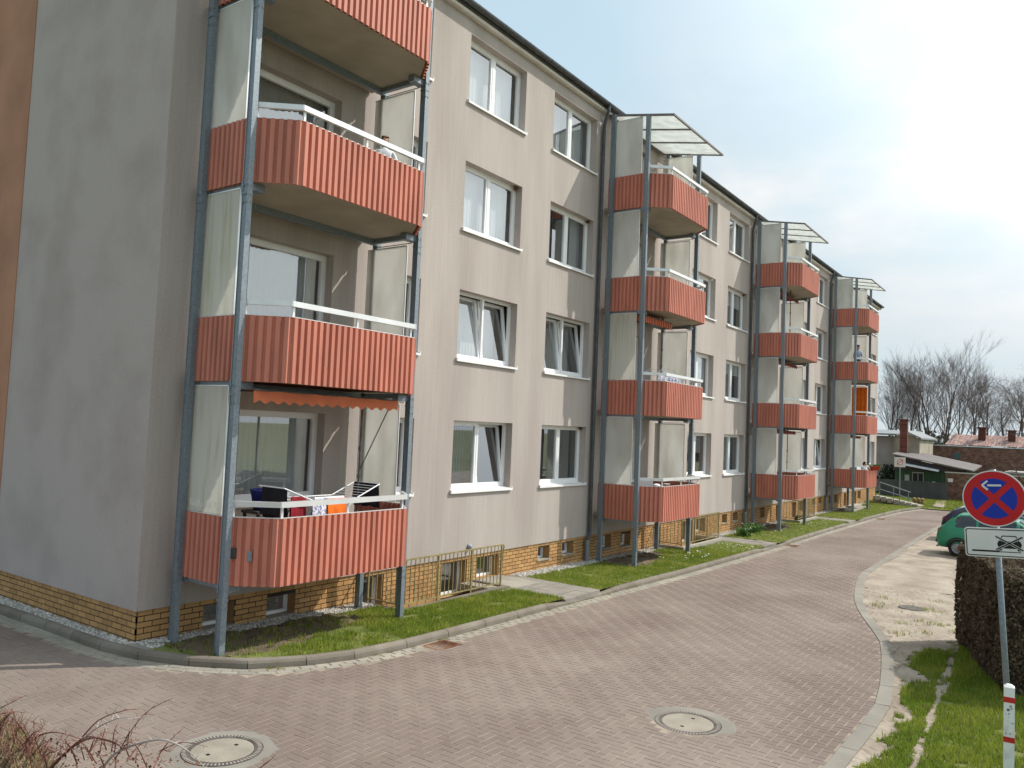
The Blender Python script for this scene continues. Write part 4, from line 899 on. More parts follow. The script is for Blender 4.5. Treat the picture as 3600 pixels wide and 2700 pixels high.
# awnings
def awning(x, label, mat, y0, y1, za, zv, k, x0, x1, drop=.16, stripes=None):
    t = empty('awning', (x, 0, 2.8 * k), label, 'awning', 'awnings under the balcony floors')
    mb = MB(); n = 24
    mb.add([(x0, y0, za + .02), (x1, y0, za + .02), (x1, y1, zv), (x0, y1, zv), (x0, y0, za + .024), (x1, y0, za + .024), (x1, y1, zv + .004), (x0, y1, zv + .004)], [(0, 3, 2, 1), (4, 5, 6, 7), (0, 1, 5, 4), (1, 2, 6, 5), (3, 0, 4, 7)]); obm('cover', mb, mat, t)
    mb = MB(); ns = int((x1 - x0) / .02); per = .205; vs = []
    for i in range(ns + 1):
        xx = x0 + (x1 - x0) * i / ns; ph = (xx - x0) / per; yy = y1 + .012 * math.sin(ph * 2.1)
        vs += [(xx, yy, zv), (xx, yy - .008, zv - drop - .022 * math.cos(2 * math.pi * ph))]
    for i in range(ns):
        st = 0
        if stripes: st = int((i * .02) / .06) % 2
        mb.add([vs[2 * i], vs[2 * i + 1], vs[2 * i + 3], vs[2 * i + 2]], [(0, 1, 2, 3)], st)
    obm('valance', mb, [mat, stripes] if stripes else mat, t)
    mb = MB(); mb.tube([(x0, y0, za), (x1, y0, za)], .022, 8); mb.tube([(x0, y1, zv + .005), (x1, y1, zv + .005)], .014, 8)
    for xx in (x0 + .12, x1 - .12): mb.tube([(xx, y0, za - .02), (xx + .15, (y0 + y1) / 2, za - .03), (xx, y1, zv)], .012, 6)
    obm('frame', mb, 'iron', t); return t
awning(.5, 'salmon awning with scalloped edge over the nearest ground floor balcony', 'awning', -.45, -1.5, 3.2, 3.17, 0, .12, 2.98)
awning(TX[1], 'brown striped awning under the second tower, second floor', 'awning', -.45, -1.35, 3.2, 3.14, 1, .1, 1.75, .18, 'awning_dark')
for (ti, k, lab) in ((2, 2, 'rolled dark red awning on the third tower, third floor'), (2, 0, 'rolled dark red awning on the third tower, ground floor'), (2, 1, 'rolled dark red awning on the third tower, second floor'), (3, 0, 'rolled dark red awning on the farthest tower, ground floor')):
    awning(TX[ti], lab, 'awning_dark', -.45, -.95, 3.2, 3.15, k, .15, 3.1, .12)
def clamp_pole(x, y, k, label, brace=False):
    mb = MB(); z = 2.8 * k; mb.tube([(x, y, .60 + z), (x, y, 3.27 + z)], .017, 8)
    for zz in (.65, 1.9, 2.35, 3.22): mb.lathe([(.028, zz + z - .03), (.028, zz + z + .03)], 8, (x, y, 0))
    if brace: mb.tube([(x, y, 1.98 + z), (x + .30, y - .35, 3.1 + z)], .010, 6)
    tag(obm('clamp_pole', mb, 'iron', None), label, 'pole')
clamp_pole(3.05, -1.12, 0, 'dark telescopic pole propping the salmon awning', True)
clamp_pole(TX[1] + 1.35, -1.25, 1, 'grey telescopic pole on the second tower, second floor')
clamp_pole(TX[2] + 1.15, -1.2, 2, 'brown telescopic pole on the third tower, third floor'); clamp_pole(TX[2] + 1.15, -1.2, 0, 'brown telescopic pole on the third tower, ground floor')
# hanging airer with striped cloth on the second tower
hx0 = TX[1] + .7; t = empty('hanging_airer', (hx0, -1.45, 4.05), 'thin wire airer with striped cloth on the second tower, second floor', 'clothes airer'); mb = MB()
mb.tube([(0, 0, .40), (.35, .0, .56), (1.05, .0, .56), (1.85, 0, .20)], .006, 5); mb.tube([(0, .4, .40), (.35, .4, .56), (1.05, .4, .56), (1.85, .4, .20)], .006, 5)
for q in range(6): mb.tube([(.1 + q * .3, 0, .42), (.1 + q * .3, .4, .42)], .004, 4)
obm('wires', mb, 'galv', t); mb = MB(); wave_sheet(mb, .05, 1.5, -.02, .0, .36, .03, .21); obm('striped_cloth', mb, 'fabric_lilac', t)
# folding furniture on the second tower, ground floor
def chair(loc, rz, label, mat='white_pvc'):
    t = empty('garden_chair', loc, label, 'chair', None, rz); mb = MB(); mb.box(-.21, .21, -.21, .21, .42, .45); obm('seat', mb, mat, t)
    mb = MB(); mb.add([(-.22, .19, .46), (.22, .19, .46), (.20, .30, .95), (-.20, .30, .95), (-.22, .215, .46), (.22, .215, .46), (.20, .325, .95), (-.20, .325, .95)], [(0, 1, 2, 3), (7, 6, 5, 4), (0, 4, 5, 1), (2, 6, 7, 3), (1, 5, 6, 2), (0, 3, 7, 4)]); obm('backrest', mb, mat, t)
    for sx in (-1, 1):
        for sy in (-1, 1): m2 = MB(); m2.bar((sx * .18, sy * .18, .42), (sx * .22, sy * .23, 0), .035, .035, up=(0, 1, 0)); obm('leg', m2, mat, t)
        m2 = MB(); m2.bar((sx * .23, .25, .64), (sx * .23, -.2, .62), .04, .025); m2.bar((sx * .23, -.2, .62), (sx * .21, -.2, .42), .03, .03, up=(0, 1, 0)); obm('armrest', m2, mat, t)
chair((TX[1] + .75, -1.0, .602), R(150), 'white plastic chair on the second tower, ground floor'); chair((40.55, -1.21, .602), R(-20), 'white plastic chair under the seated person on the farthest tower')
mb = MB(); mb.box(-.45, .45, -.3, .3, .70, .73); [mb.box(sx * .4 - .02, sx * .4 + .02, sy * .25 - .02, sy * .25 + .02, 0, .70) for sx in (-1, 1) for sy in (-1, 1)]; tag(obm('balcony_table', mb, 'log', None, (TX[1] + 1.75, -1.2, .602)), 'brown table with white things on the second tower, ground floor', 'table')
for q, (dx, dy, lab, mt) in enumerate(((-.25, .05, 'crumpled white cloth on the brown balcony table', 'fabric_white'), (.2, -.05, 'small white bowl at the far end of the brown balcony table', 'white_pvc'))):
    mb = MB(); mb.ball((0, 0, .03), .11, 9, 6, sc=(1.3, 1, .5)) if q == 0 else mb.lathe([(.05, 0), (.10, .07), (.105, .075), (.09, .07)], 14); tag(obm(['cloth', 'bowl'][q], mb, mt, None, (TX[1] + 1.75 + dx, -1.2 + dy, 1.335), None, True), lab, ['cloth', 'bowl'][q])
# orange blind and flower pots on the farthest tower
mb = MB(); wave_sheet(mb, -.42, .38, 0, 4.15, 5.88, .015, .2); tag(obm('hanging_blind', mb, 'fabric_orange', None, (TX[3] + 3.36, -.80, 0), (0, 0, R(90))), 'bright orange hanging blind on the farthest tower, second floor', 'blind')
for q, lab in enumerate(('red flower pot nearest the corner on the farthest ground floor rail', 'middle red flower pot on the farthest ground floor rail', 'red flower pot at the right end of the farthest ground floor rail')):
    x = TX[3] + 1.35 + q * .72; t = empty('flower_pot', (x, -1.93, 1.37), lab, 'flower pot', 'red pots on the farthest rail'); mb = MB(); mb.lathe([(.08, 0), (.12, .2), (.13, .2), (.13, .24), (.11, .24)], 12); obm('pot', mb, 'terracotta', t, smooth=True); mb = MB(); mb.box(-.02, .02, .05, .10, .12, .20); obm('hook', mb, 'iron', t)
    mb = MB()
    for _ in range(40):
        a = rng.uniform(0, 6.28); l = rng.uniform(.06, .16); x0, y0 = .06 * math.cos(a), .06 * math.sin(a); mb.add([(x0, y0, .22), (x0 + l * math.cos(a) + .03, y0 + l * math.sin(a), .26 + rng.uniform(0, .1)), (x0 + l * math.cos(a) - .03, y0 + l * math.sin(a), .24 + rng.uniform(0, .1))], [(0, 1, 2)], 0, rng.random())
    obm('leaves', mb, 'plant_green', t)
# potted plant under the second tower of windows
mb = MB(); mb.lathe([(.06, 0), (.09, .14), (.095, .15), (.08, .145)], 12); t = obm('window_pot', mb, 'terracotta', None, (PER * 2 + 10.45, .08, 1.445 + 5.6), None, True); tag(t, 'red pot on a window sill left of the farthest tower', 'flower pot')

# ------------------------------------------------------------------ lane furniture
def manhole(x, y, label, ring=True, r=.30):
    z = zr(x); t = empty('manhole_cover', (x, y, z), label, 'manhole cover', 'manhole covers'); mb = MB()
    n = 48
    mb.lathe([(r, -.05), (r, .004), (r - .01, .006), (0.001, .006)], n); c = obm('lid', mb, 'lid_tan', t)
    for sx in (-.6, .6):
        m2 = MB(); m2.box(sx * r * .9 - .016, sx * r * .9 + .016, -.02, .02, .0065, .0085); obm('lifting_hole', m2, 'black_sign', c)
    if ring:
        mb = MB(); prof = [(r + .006, -.06), (r + .006, .004), (r + .03, .007), (r + .085, .006), (r + .09, -.06)]; vs = []
        for rr, zz in prof:
            for j in range(n): a = 2 * math.pi * j / n; vs.append((rr * math.cos(a), rr * math.sin(a), zz))
        mb.add(vs, [(i * n + j, i * n + (j + 1) % n, (i + 1) * n + (j + 1) % n, (i + 1) * n + j) for i in range(4) for j in range(n)]); rg = obm('iron_ring', mb, 'iron', t)
        mb = MB()
        for j in range(64):
            a = 2 * math.pi * j / 64; c_, s_ = math.cos(a), math.sin(a); mb.add([((r + .038) * c_ - .007 * s_, (r + .038) * s_ + .007 * c_, .0085), ((r + .078) * c_ - .007 * s_, (r + .078) * s_ + .007 * c_, .0085), ((r + .078) * c_ + .007 * s_, (r + .078) * s_ - .007 * c_, .0085), ((r + .038) * c_ + .007 * s_, (r + .038) * s_ - .007 * c_, .0085)], [(0, 1, 2, 3)])
        obm('ring_pattern', mb, 'concrete_light', rg)
        mb = MB(); prof = [(r + .092, -.06), (r + .092, .002), (r + .15, .001), (r + .26, -.0018)]; vs = []
        for rr, zz in prof:
            for j in range(n): a = 2 * math.pi * j / n; vs.append((rr * math.cos(a), rr * math.sin(a), zz))
        mb.add(vs, [(i * n + j, i * n + (j + 1) % n, (i + 1) * n + (j + 1) % n, (i + 1) * n + j) for i in range(3) for j in range(n)]); obm('mortar_collar', mb, 'edging', t)
manhole(*MH[0], 'round concrete manhole cover by the brambles, toothed iron ring'); manhole(*MH[1], 'round concrete manhole cover in the middle of the lane')
mb = MB(); mb.lathe([(.27, -.02), (.27, .012), (.25, .018), (.001, .018)], 28); tag(obm('manhole_cover', mb, 'iron', None, (13.35, -7.8, zr(13.3) - .01)), 'dark iron lid in the sandy ground', 'manhole cover')
t = empty('drain_grate', (3.42, -2.74, zr(3.42)), 'rusty iron drain grate at the kerb', 'drain'); mb = MB(); mb.box(-.27, .27, -.19, -.15, -.05, .004); mb.box(-.27, .27, .15, .19, -.05, .004); mb.box(-.27, -.23, -.15, .15, -.05, .0035); mb.box(.23, .27, -.15, .15, -.05, .0035); obm('frame', mb, 'rust', t)
bm_ = MB(); bm_.box(-.012, .012, -.15, .15, -.04, .002); bme = bm_.mesh('grate_bar', 'rust')
for q in range(8): ob('bar', bme, t, (-.20 + q * .057, 0, 0))
mb = MB(); mb.box(-.23, .23, -.15, .15, -.09, -.06); obm('sump', mb, 'black_sign', t)
for q, (x, y, lab) in enumerate(((21.9, -2.78, 'small drain grate at the kerb by the second path'), (36.5, -2.85, 'farthest drain grate at the kerb'))):
    t = empty('drain_grate', (x, y, zr(x) + .004), lab, 'drain'); mb = MB(); mb.box(-.24, .24, -.2, -.17, -.03, .004); mb.box(-.24, .24, .17, .2, -.03, .004); [mb.box(-.24 + i * .075, -.20 + i * .075, -.17, .17, -.03, .002) for i in range(7)]; obm('frame', mb, 'rust', t); mb = MB(); mb.box(-.24, .24, -.17, .17, -.03, -.02); obm('sump', mb, 'black_sign', t)

# ---------------- near sign: post, round no-stopping plate, small plate with crossed-out car
SP = Vector((3.76, -10.215, zr(3.6) + .02)); up_t = Vector((-.02, .035, 1)).normalized()
tocam = Vector((CAM.x - SP.x, CAM.y - SP.y, 0)).normalized()
# plates face the camera roughly, rolled a little with the leaning post
sg = empty('traffic_sign', SP, 'round blue and red no stopping sign on a leaning grey post by the bollard', 'sign')
fw = Vector((-1, .03, 0)).normalized(); zz_ = (Vector((.028, .062, 1))).normalized(); xx_ = (zz_.cross(fw)).normalized() * 1; 
# local frame: X to the viewer's right, Y away from viewer, Z up the post
Yl = -fw; Zl = (zz_ - Yl * zz_.dot(Yl)).normalized(); Xl = Yl.cross(Zl).normalized()
sg.matrix_world = Matrix(((Xl.x, Yl.x, Zl.x, SP.x), (Xl.y, Yl.y, Zl.y, SP.y), (Xl.z, Yl.z, Zl.z, SP.z), (0, 0, 0, 1)))
mb = MB(); mb.tube([(0, .06, -.3), (0, .06, 3.16)], .030, 14); obm('post', mb, 'galv', sg, smooth=True)
HC = 2.85
def disc(r, y0, y1, n=48):
    mb = MB(); vs = [(r * math.cos(2 * math.pi * j / n), y, HC + r * math.sin(2 * math.pi * j / n)) for y in (y0, y1) for j in range(n)]; mb.add(vs, [tuple(range(n)), tuple(range(2 * n - 1, n - 1, -1))] + [(j, n + j, n + (j + 1) % n, (j + 1) % n) for j in range(n)]); return mb
pl_ = obm('round_plate', disc(.30, .004, .022), 'white_sign', sg)
obm('red_ring', disc(.288, .0015, .0035), 'red_sign', pl_)
for q in range(4):
    a0 = math.pi / 2 * q + math.pi / 4; rr = .213; mb = MB(); hb = .031; pts = []; n = 16
    # blue quadrant between the red bars, pattern turned 45 degrees
    mid = math.pi / 2 * q; d0 = math.asin(hb / rr)
    tip = hb / math.sin(math.pi / 4)
    pts = [(tip * math.cos(mid), tip * math.sin(mid))] + [(rr * math.cos(t), rr * math.sin(t)) for t in np.linspace(mid - math.pi / 4 + d0, mid + math.pi / 4 - d0, n)]
    vs = [(x, y, HC + z) for y in (-.001, .001) for x, z in pts]; m = len(pts); mb.add(vs, [tuple(range(m)), tuple(range(2 * m - 1, m - 1, -1))] + [(j, m + j, m + (j + 1) % m, (j + 1) % m) for j in range(m)]); obm('blue_field', mb, 'blue_sign', pl_)
mb = MB(); za = HC + .140
mb.box(-.055, .075, -.0035, -.0012, za - .010, za + .010)
for sgn_ in (-1, 1): mb.bar((-.105, -.0022 - .0003 * sgn_, za), (-.052, -.0022 - .0003 * sgn_, za + sgn_ * .048), .0024, .020, up=(.67 * 1, 0, -.74 * sgn_) if False else (-.67 * sgn_, 0, .74))
obm('white_arrow', mb, 'white_sign', pl_)
mb = MB(); W2, H2 = .30, .155; zc_ = HC - .305 - .165
def rrect(w_, h_, r, y0, y1, zc):
    pts = []
    for cx_, cz_, a0 in ((w_ - r, h_ - r, 0), (-w_ + r, h_ - r, 90), (-w_ + r, -h_ + r, 180), (w_ - r, -h_ + r, 270)):
        for t in range(0, 91, 15): a = R(a0 + t); pts.append((cx_ + r * math.cos(a), cz_ + r * math.sin(a)))
    mb = MB(); m = len(pts); vs = [(x, y, zc + z) for y in (y0, y1) for x, z in pts]; mb.add(vs, [tuple(range(m)), tuple(range(2 * m - 1, m - 1, -1))] + [(j, m + j, m + (j + 1) % m, (j + 1) % m) for j in range(m)]); return mb
p2 = obm('square_plate', rrect(W2, H2, .03, .004, .022, zc_), 'white_sign', sg)
obm('black_border', rrect(W2 - .012, H2 - .012, .024, .0018, .0036, zc_), 'black_sign', p2); obm('white_field', rrect(W2 - .022, H2 - .022, .018, -.0002, .0016, zc_), 'white_sign', p2)
mb = MB(); yq0, yq1 = -.0022, -.0004
mb.box(-.235, .02, yq0, yq1, zc_ - .098, zc_ - .080)
# car front symbol
cxs_ = .115
def poly(mb, pts, y0, y1): m = len(pts); vs = [(x, y, zc_ + z) for y in (y0, y1) for x, z in pts]; mb.add(vs, [tuple(range(m)), tuple(range(2 * m - 1, m - 1, -1))] + [(j, m + j, m + (j + 1) % m, (j + 1) % m) for j in range(m)])
poly(mb, [(cxs_ + a, b) for a, b in ((-.10, -.055), (.10, -.055), (.112, -.01), (.10, .022), (-.10, .022), (-.112, -.01))], yq0, yq1)
for a, b, c, d in ((-.085, .022, -.062, .075), (-.062, .075, .062, .075), (.062, .075, .085, .022)): mb.bar((cxs_ + a, (yq0 + yq1) / 2 - .0001, zc_ + b), (cxs_ + c, (yq0 + yq1) / 2 - .0001, zc_ + d), .0016, .010, up=(0, 0, 1) if b == d else (1, 0, 0))
for sx in (-1, 1): mb.box(cxs_ + sx * .085 - .014, cxs_ + sx * .085 + .014, yq0, yq1, zc_ - .078, zc_ - .055)
mb.box(cxs_ - .10, cxs_ + .10, yq0, yq1, zc_ - .096, zc_ - .088)
obm('car_symbol', mb, 'black_sign', p2)
mb = MB()
for s_ in (-1, 1): mb.bar((cxs_ - .118, -.0034 - .0004 * s_, zc_ - s_ * .068 - .0), (cxs_ + .118, -.0034 - .0004 * s_, zc_ + s_ * .068), .0012, .024, up=(0, 0, 1))
obm('cross_halo', mb, 'white_sign', p2)
mb = MB()
for s_ in (-1, 1): mb.bar((cxs_ - .122, -.0055 - .0004 * s_, zc_ - s_ * .07), (cxs_ + .122, -.0055 - .0004 * s_, zc_ + s_ * .07), .0012, .014, up=(0, 0, 1))
obm('cross', mb, 'black_sign', p2)
mb = MB(); [mb.box(-.06, .06, .022, .095, z - .02, z + .02) for z in (HC + .15, HC - .15, zc_)]; obm('clamp', mb, 'grey_back', sg)
# bollard
bo = empty('bollard', (3.57, -10.20, zr(3.6) + .03), 'white square bollard with two red bands in front of the sign post', 'bollard'); mb = MB(); bw = .048
mb.box(-bw, bw, -bw, bw, -.2, .93); mb.add([(-bw, -bw, .93), (bw, -bw, .93), (bw, bw, .93), (-bw, bw, .93), (-.02, -.02, .955), (.02, -.02, .955), (.02, .02, .955), (-.02, .02, .955)], [(0, 1, 5, 4), (1, 2, 6, 5), (2, 3, 7, 6), (3, 0, 4, 7), (4, 5, 6, 7)]); obm('shaft', mb, 'white_paint', bo, rot=(0, 0, R(5)))
for z0, z1 in ((.78, .835), (.38, .435)): mb = MB(); mb.box(-bw - .002, bw + .002, -bw - .002, bw + .002, z0, z1); obm('red_band', mb, 'red_paint', bo, rot=(0, 0, R(5)))
mb = MB()
for _ in range(22): z = rng.uniform(.42, .75); x = rng.uniform(-.04, .03); mb.box(-bw - .0015, -bw - .0005, x, x + rng.uniform(.004, .02), z, z + rng.uniform(.004, .02))
obm('chipped_paint', mb, 'grey_back', bo, rot=(0, 0, R(5)))
# ------------------------------------------------------------------ hedge
def leaf_quads(P, N, size, spread, n_each=1):
    n = len(P); a = nr.normal(0, 1, (n, 3)); d = N + spread * a; d /= np.linalg.norm(d, axis=1)[:, None]; b = np.cross(d, nr.normal(0, 1, (n, 3))); b /= np.linalg.norm(b, axis=1)[:, None] + 1e-9; s = size * nr.uniform(.6, 1.4, n)[:, None]
    c = np.cross(b, d); V = np.stack([P - b * s * .5, P + c * s * .8 - b * 0, P + b * s * .5, P - c * s * .8], 1); return V
FQ = np.array([(0, 1, 2, 3)])
def hedge_box(name, A, B, thick, z0, z1, n, label, cat='hedge'):
    A = np.array(A); B = np.array(B); L = np.linalg.norm(B - A); d = (B - A) / L; q = np.array([d[1], -d[0]])
    t = empty(name, (A[0], A[1], z0), label, cat)
    def warp(s, w_, h):
        bul = .025 * np.sin(s * 3.1) + .02 * np.sin(s * 7.7 + h * 5)
        return A[0] + d[0] * s + q[0] * (w_ + bul), A[1] + d[1] * s + q[1] * (w_ + bul)
    # faces: side a (w=0), side b, top, ends
    ar = np.array([L * (z1 - z0), L * (z1 - z0), L * thick, thick * (z1 - z0), thick * (z1 - z0)]); ct = nr.multinomial(n, ar / ar.sum()); P = []; N = []
    for i, m in enumerate(ct):
        u = nr.random(m); v = nr.random(m); jt = nr.normal(0, .025, m)
        if i == 0: s, w_, h = u * L, -jt * 0 + np.abs(jt) * .8 - .01, v; nn = np.tile(np.append(-q, 0), (m, 1))
        elif i == 1: s, w_, h = u * L, thick + jt, v; nn = np.tile(np.append(q, 0), (m, 1))
        elif i == 2: s, w_, h = u * L, v * thick, 1 + jt * 1.2 / (z1 - z0); nn = np.tile([0, 0, 1.], (m, 1))
        elif i == 3: s, w_, h = jt, u * thick, v; nn = np.tile(np.append(-d, 0), (m, 1))
        else: s, w_, h = L + jt, u * thick, v; nn = np.tile(np.append(d, 0), (m, 1))
        rnd = np.maximum(0, np.abs(h - .9) * 0); ed = .12
        wv = w_ + np.where(h > .88, (h - .88) * .5, 0) * (1 if i == 0 else 0)
        x, y = warp(s, wv, h); P.append(np.stack([x, y, z0 + h * (z1 - z0) + .03 * np.sin(s * 5)], 1)); N.append(nn)
    P = np.concatenate(P) - np.array([A[0], A[1], z0]); N = np.concatenate(N)
    V = leaf_quads(P, N, .034, .9); tag(mass('foliage', V, FQ, nr.random(len(V)), 'hedge_leaf', t))
    # twigs sticking out
    m = 1500; idx = nr.choice(len(P), m); T = P[idx]; dr = N[idx] + nr.normal(0, .5, (m, 3)) + np.array([0, 0, .5]); dr /= np.linalg.norm(dr, axis=1)[:, None]; e = T + dr * (nr.uniform(.03, .11, m) + .14 * (nr.random(m) < .12))[:, None]; sd_ = np.cross(dr, nr.normal(0, 1, (m, 3))); sd_ /= np.linalg.norm(sd_, axis=1)[:, None]
    V = np.stack([T - sd_ * .003, T + sd_ * .003, e + sd_ * .001, e - sd_ * .001], 1); tag(mass('twigs', V, FQ, nr.random(m), 'hedge_leaf', t))
    mb = MB(); p = [A + d * .03 + q * .05, B - d * .03 + q * .05, B - d * .03 + q * (thick - .06), A + d * .03 + q * (thick - .06)]; mb.prism([(a[0] - A[0], a[1] - A[1]) for a in p][::-1], 0, z1 - z0 - .08); obm('core', mb, 'hedge_core', t)
    return t
hedge_box('hedge', (7.1, -9.93), (10.6, -8.98), 1.35, zr(9) - .02, 1.0, 44000, 'dense clipped brown hedge behind the sign post')

# ------------------------------------------------------------------ cars
def car(loc, rz, paint, roofp, label, L=3.9, W=1.64, H=1.42, name='parked_car'):
    t = empty(name, loc, label, 'car', None, rz)
    # stations along length, rear at x=0, front at x=L:  (x, sill, belt, roof, half width body, half width roof)
    ST = [(0.0, .42, .62, .66, .60, .52), (.06, .30, .86, .88, .74, .58), (.16, .27, .92, .95, .80, .62), (.40, .26, .93, 1.20, .82, .60), (.72, .24, .93, H - .03, .82, .58), (1.2, .22, .93, H, .82, .59), (1.9, .22, .92, H - .01, .82, .59), (2.35, .22, .91, H - .10, .82, .57), (2.95, .22, .90, .95, .82, .66), (3.3, .24, .84, .88, .80, .66), (3.65, .26, .74, .78, .76, .62), (3.84, .32, .60, .63, .64, .52), (3.9, .42, .52, .54, .5, .42)]
    k = L / 3.9; wk = W / 1.64; mb = MB(); ring = []
    def sect(x, s, b, r, w1, w2):
        pts = [(w1 * .86, s), (w1 * .97, s + .06), (w1, (s + b) / 2), (w1 * .985, b - .10), (w1 * .95, b)]
        pts += [(w2 + (w1 * .95 - w2) * (.38 if r - b > .1 else .5), b + (r - b) * .55), (w2, r - .03 if r - b > .1 else r - .005), (w2 * .75, r), (0, r + .015)]
        return pts
    m = 9; vs = []
    for (x, s, b, r, w1, w2) in ST:
        p = sect(x, s, b, r, w1 * wk, w2 * wk); vs += [(x * k, -y, z) for y, z in p] + [(x * k, y, z) for y, z in p[-2::-1]]
    m = 17; fs = []; mi = []
    for i in range(len(ST) - 1):
        for j in range(m - 1):
            fs.append((i * m + j, (i + 1) * m + j, (i + 1) * m + j + 1, i * m + j + 1)); mi.append(1 if (j in (6, 7, 8, 9)) and 3 <= i <= 6 else 0)
        fs.append((i * m + m - 1, (i + 1) * m + m - 1, (i + 1) * m, i * m)); mi.append(0)
    mb.add(vs, fs); mb.m = mi; mb.add([vs[j] for j in range(m)], [tuple(range(m))]); mb.add([vs[(len(ST) - 1) * m + j] for j in range(m)], [tuple(range(m - 1, -1, -1))])
    obm('body', mb, [paint, roofp], t, smooth=True)
    def surf(i, f, j, g, side, out=.006):
        def pt(ii, jj):
            p = sect(*ST[ii]); y, z = p[jj]; return Vector((ST[ii][0] * k, y * wk, z))
        a = pt(i, j).lerp(pt(i + 1, j), f); b = pt(i, j + 1).lerp(pt(i + 1, j + 1), f); v = a.lerp(b, g); return (v.x, (v.y + out) * side, v.z + out * .3)
    for side in (-1, 1):
        for (ia, fa, ib, fb, nm) in ((3, .55, 4, .95, 'rear_side_window'), (5, .08, 6, .9, 'side_window')):
            mb = MB(); st_ = []; N = 6; a = ia + fa; b = ib + fb
            for q in range(N + 1):
                s_ = a + (b - a) * q / N; i = min(int(s_), len(ST) - 2); f = s_ - i
                st_ += [surf(i, f, 4, .12, side), surf(i, f, 4, .999, side), surf(i, f, 5, .86, side)]
            mb.add(st_, [(3 * q + r, 3 * q + 3 + r, 3 * q + 4 + r, 3 * q + 1 + r) for q in range(N) for r in range(2)]); obm(nm, mb, 'car_glass', t)
        mb = MB(); st_ = [surf(7, .12, 4, .15, side), surf(7, .7, 4, .3, side), surf(7, .08, 5, .6, side)]; mb.add(st_, [(0, 1, 2)]); obm('quarter_light', mb, 'car_glass', t)
        mb = MB(); y = .63 * wk; mb.add([(.035 * k, side * (y), .74), (.20 * k, side * (.80 * wk + .006), .76), (.16 * k, side * (.79 * wk + .004), .91), (.055 * k, side * (.70 * wk), .87), (.02 * k, side * .52 * wk, .74), (.04 * k, side * .5 * wk, .87)], [(0, 1, 2, 3), (0, 3, 5, 4)]); obm('tail_light', mb, 'lamp_red', t)
        for wx in (.66, 3.12):
            wl = MB(); n = 22; prof = [(.20, -.09), (.275, -.085), (.292, -.05), (.292, .05), (.275, .085), (.20, .09)]; vv_ = []
            for rr, yy in prof:
                for j in range(n): a = 2 * math.pi * j / n; vv_.append((rr * math.cos(a), yy, rr * math.sin(a)))
            wl.add(vv_, [(i * n + j, i * n + (j + 1) % n, (i + 1) * n + (j + 1) % n, (i + 1) * n + j) for i in range(5) for j in range(n)]); wo = obm('wheel', wl, 'tyre', t, (wx * k, side * (.74 * wk), .292))
            rm = MB(); rm.lathe([(.185, -.03), (.185, .085), (.16, .06), (.05, .075), (.001, .08)], 20); obm('rim', rm, 'rim', wo, rot=(R(-90 * side), 0, 0))
            am = MB(); n = 20; vv_ = [(r_ * math.cos(math.pi * q / n), (.832 * wk) * side + (0 if o else .0), .30 + r_ * math.sin(math.pi * q / n)) for o, r_ in ((0, .30), (1, .355)) for q in range(n + 1)]; am.add(vv_, [(q, q + 1, n + 2 + q, n + 1 + q) for q in range(n)]); obm('wheel_arch', am, 'bumper', t, (wx * k, 0, -.02))
    mb = MB(); mb.add([(.20 * k, -.56 * wk, 1.0), (.20 * k, .56 * wk, 1.0), (.64 * k, .50 * wk, 1.355), (.64 * k, -.50 * wk, 1.355)], [(0, 1, 2, 3)]); o = obm('rear_window', mb, 'car_glass', t, (-.028, 0, .012))
    mb = MB(); mb.add([(2.93 * k, -.60 * wk, .975), (2.93 * k, .60 * wk, .975), (2.36 * k, .53 * wk, 1.30), (2.36 * k, -.53 * wk, 1.30)], [(0, 1, 2, 3)]); obm('windscreen', mb, 'car_glass', t, (.02, 0, .022))
    mb = MB(); mb.box(-.02, .05, -.6 * wk, .6 * wk, .40, .50); obm('rear_bumper', mb, 'bumper', t)
    mb = MB(); mb.tube([(.05, -.35, .26), (-.03, -.35, .25)], .025, 8); obm('exhaust', mb, 'iron', t)
    mb = MB(); mb.box(-.012, .0, -.26, .26, .63, .74); obm('number_plate', mb, 'white_sign', t, (-.004, 0, .0))
    return t
car((25.0, -6.85, zr(25) + .0), R(-90), 'car_green', 'car_green', 'green hatchback parked behind the sign')
car((30.2, -6.35, zr(30) + .0), R(-90), 'car_navy', 'car_silver', 'dark blue car parked behind the green hatchback', 4.2, 1.68, 1.38)
mb = MB(); mb.box(0, 0.001, 0, .001, 0, .001)

# ------------------------------------------------------------------ far end: ramp, little sign, fence, sheds, houses
t = empty('ramp_railing', (0, 0, 0), 'grey metal handrail on the ramp at the far end of the block', 'railing'); mb = MB(); A = Vector((47.0, -.84, .45)); B = Vector((47.0, -2.57, -.04)); mb.tube([A, B], .028, 8); mb.tube([A - Vector((0, 0, .42)), B - Vector((0, 0, .38))], .022, 8); obm('rails', mb, 'galv', t)
for f_ in (0, .45, .92): p = A.lerp(B, f_); mb = MB(); mb.tube([p, (p.x, p.y, -.95)], .022, 8); obm('post', mb, 'galv', t)
mb = MB(); mb.add([(46.6, -.55, -.38), (46.6, -3.2, -.80), (48.0, -3.2, -.80), (48.0, -.55, -.38), (46.6, -.55, -1), (46.6, -3.2, -1), (48.0, -3.2, -1), (48.0, -.55, -1)], [(0, 1, 2, 3), (0, 4, 5, 1), (1, 5, 6, 2), (2, 6, 7, 3), (3, 7, 4, 0)]); rp = obm('ramp', mb, 'concrete', None); tag(rp, 'concrete ramp at the far end of the block', 'ramp')
for q in range(7):
    f_ = q / 7; mb = MB(); y = -.7 - 2.4 * f_; z = -.40 - .40 * f_; mb.box(46.35, 46.6, y - .28, y + .0, z - .2, z + .06); obm('edge_stone', mb, 'concrete_light', rp)
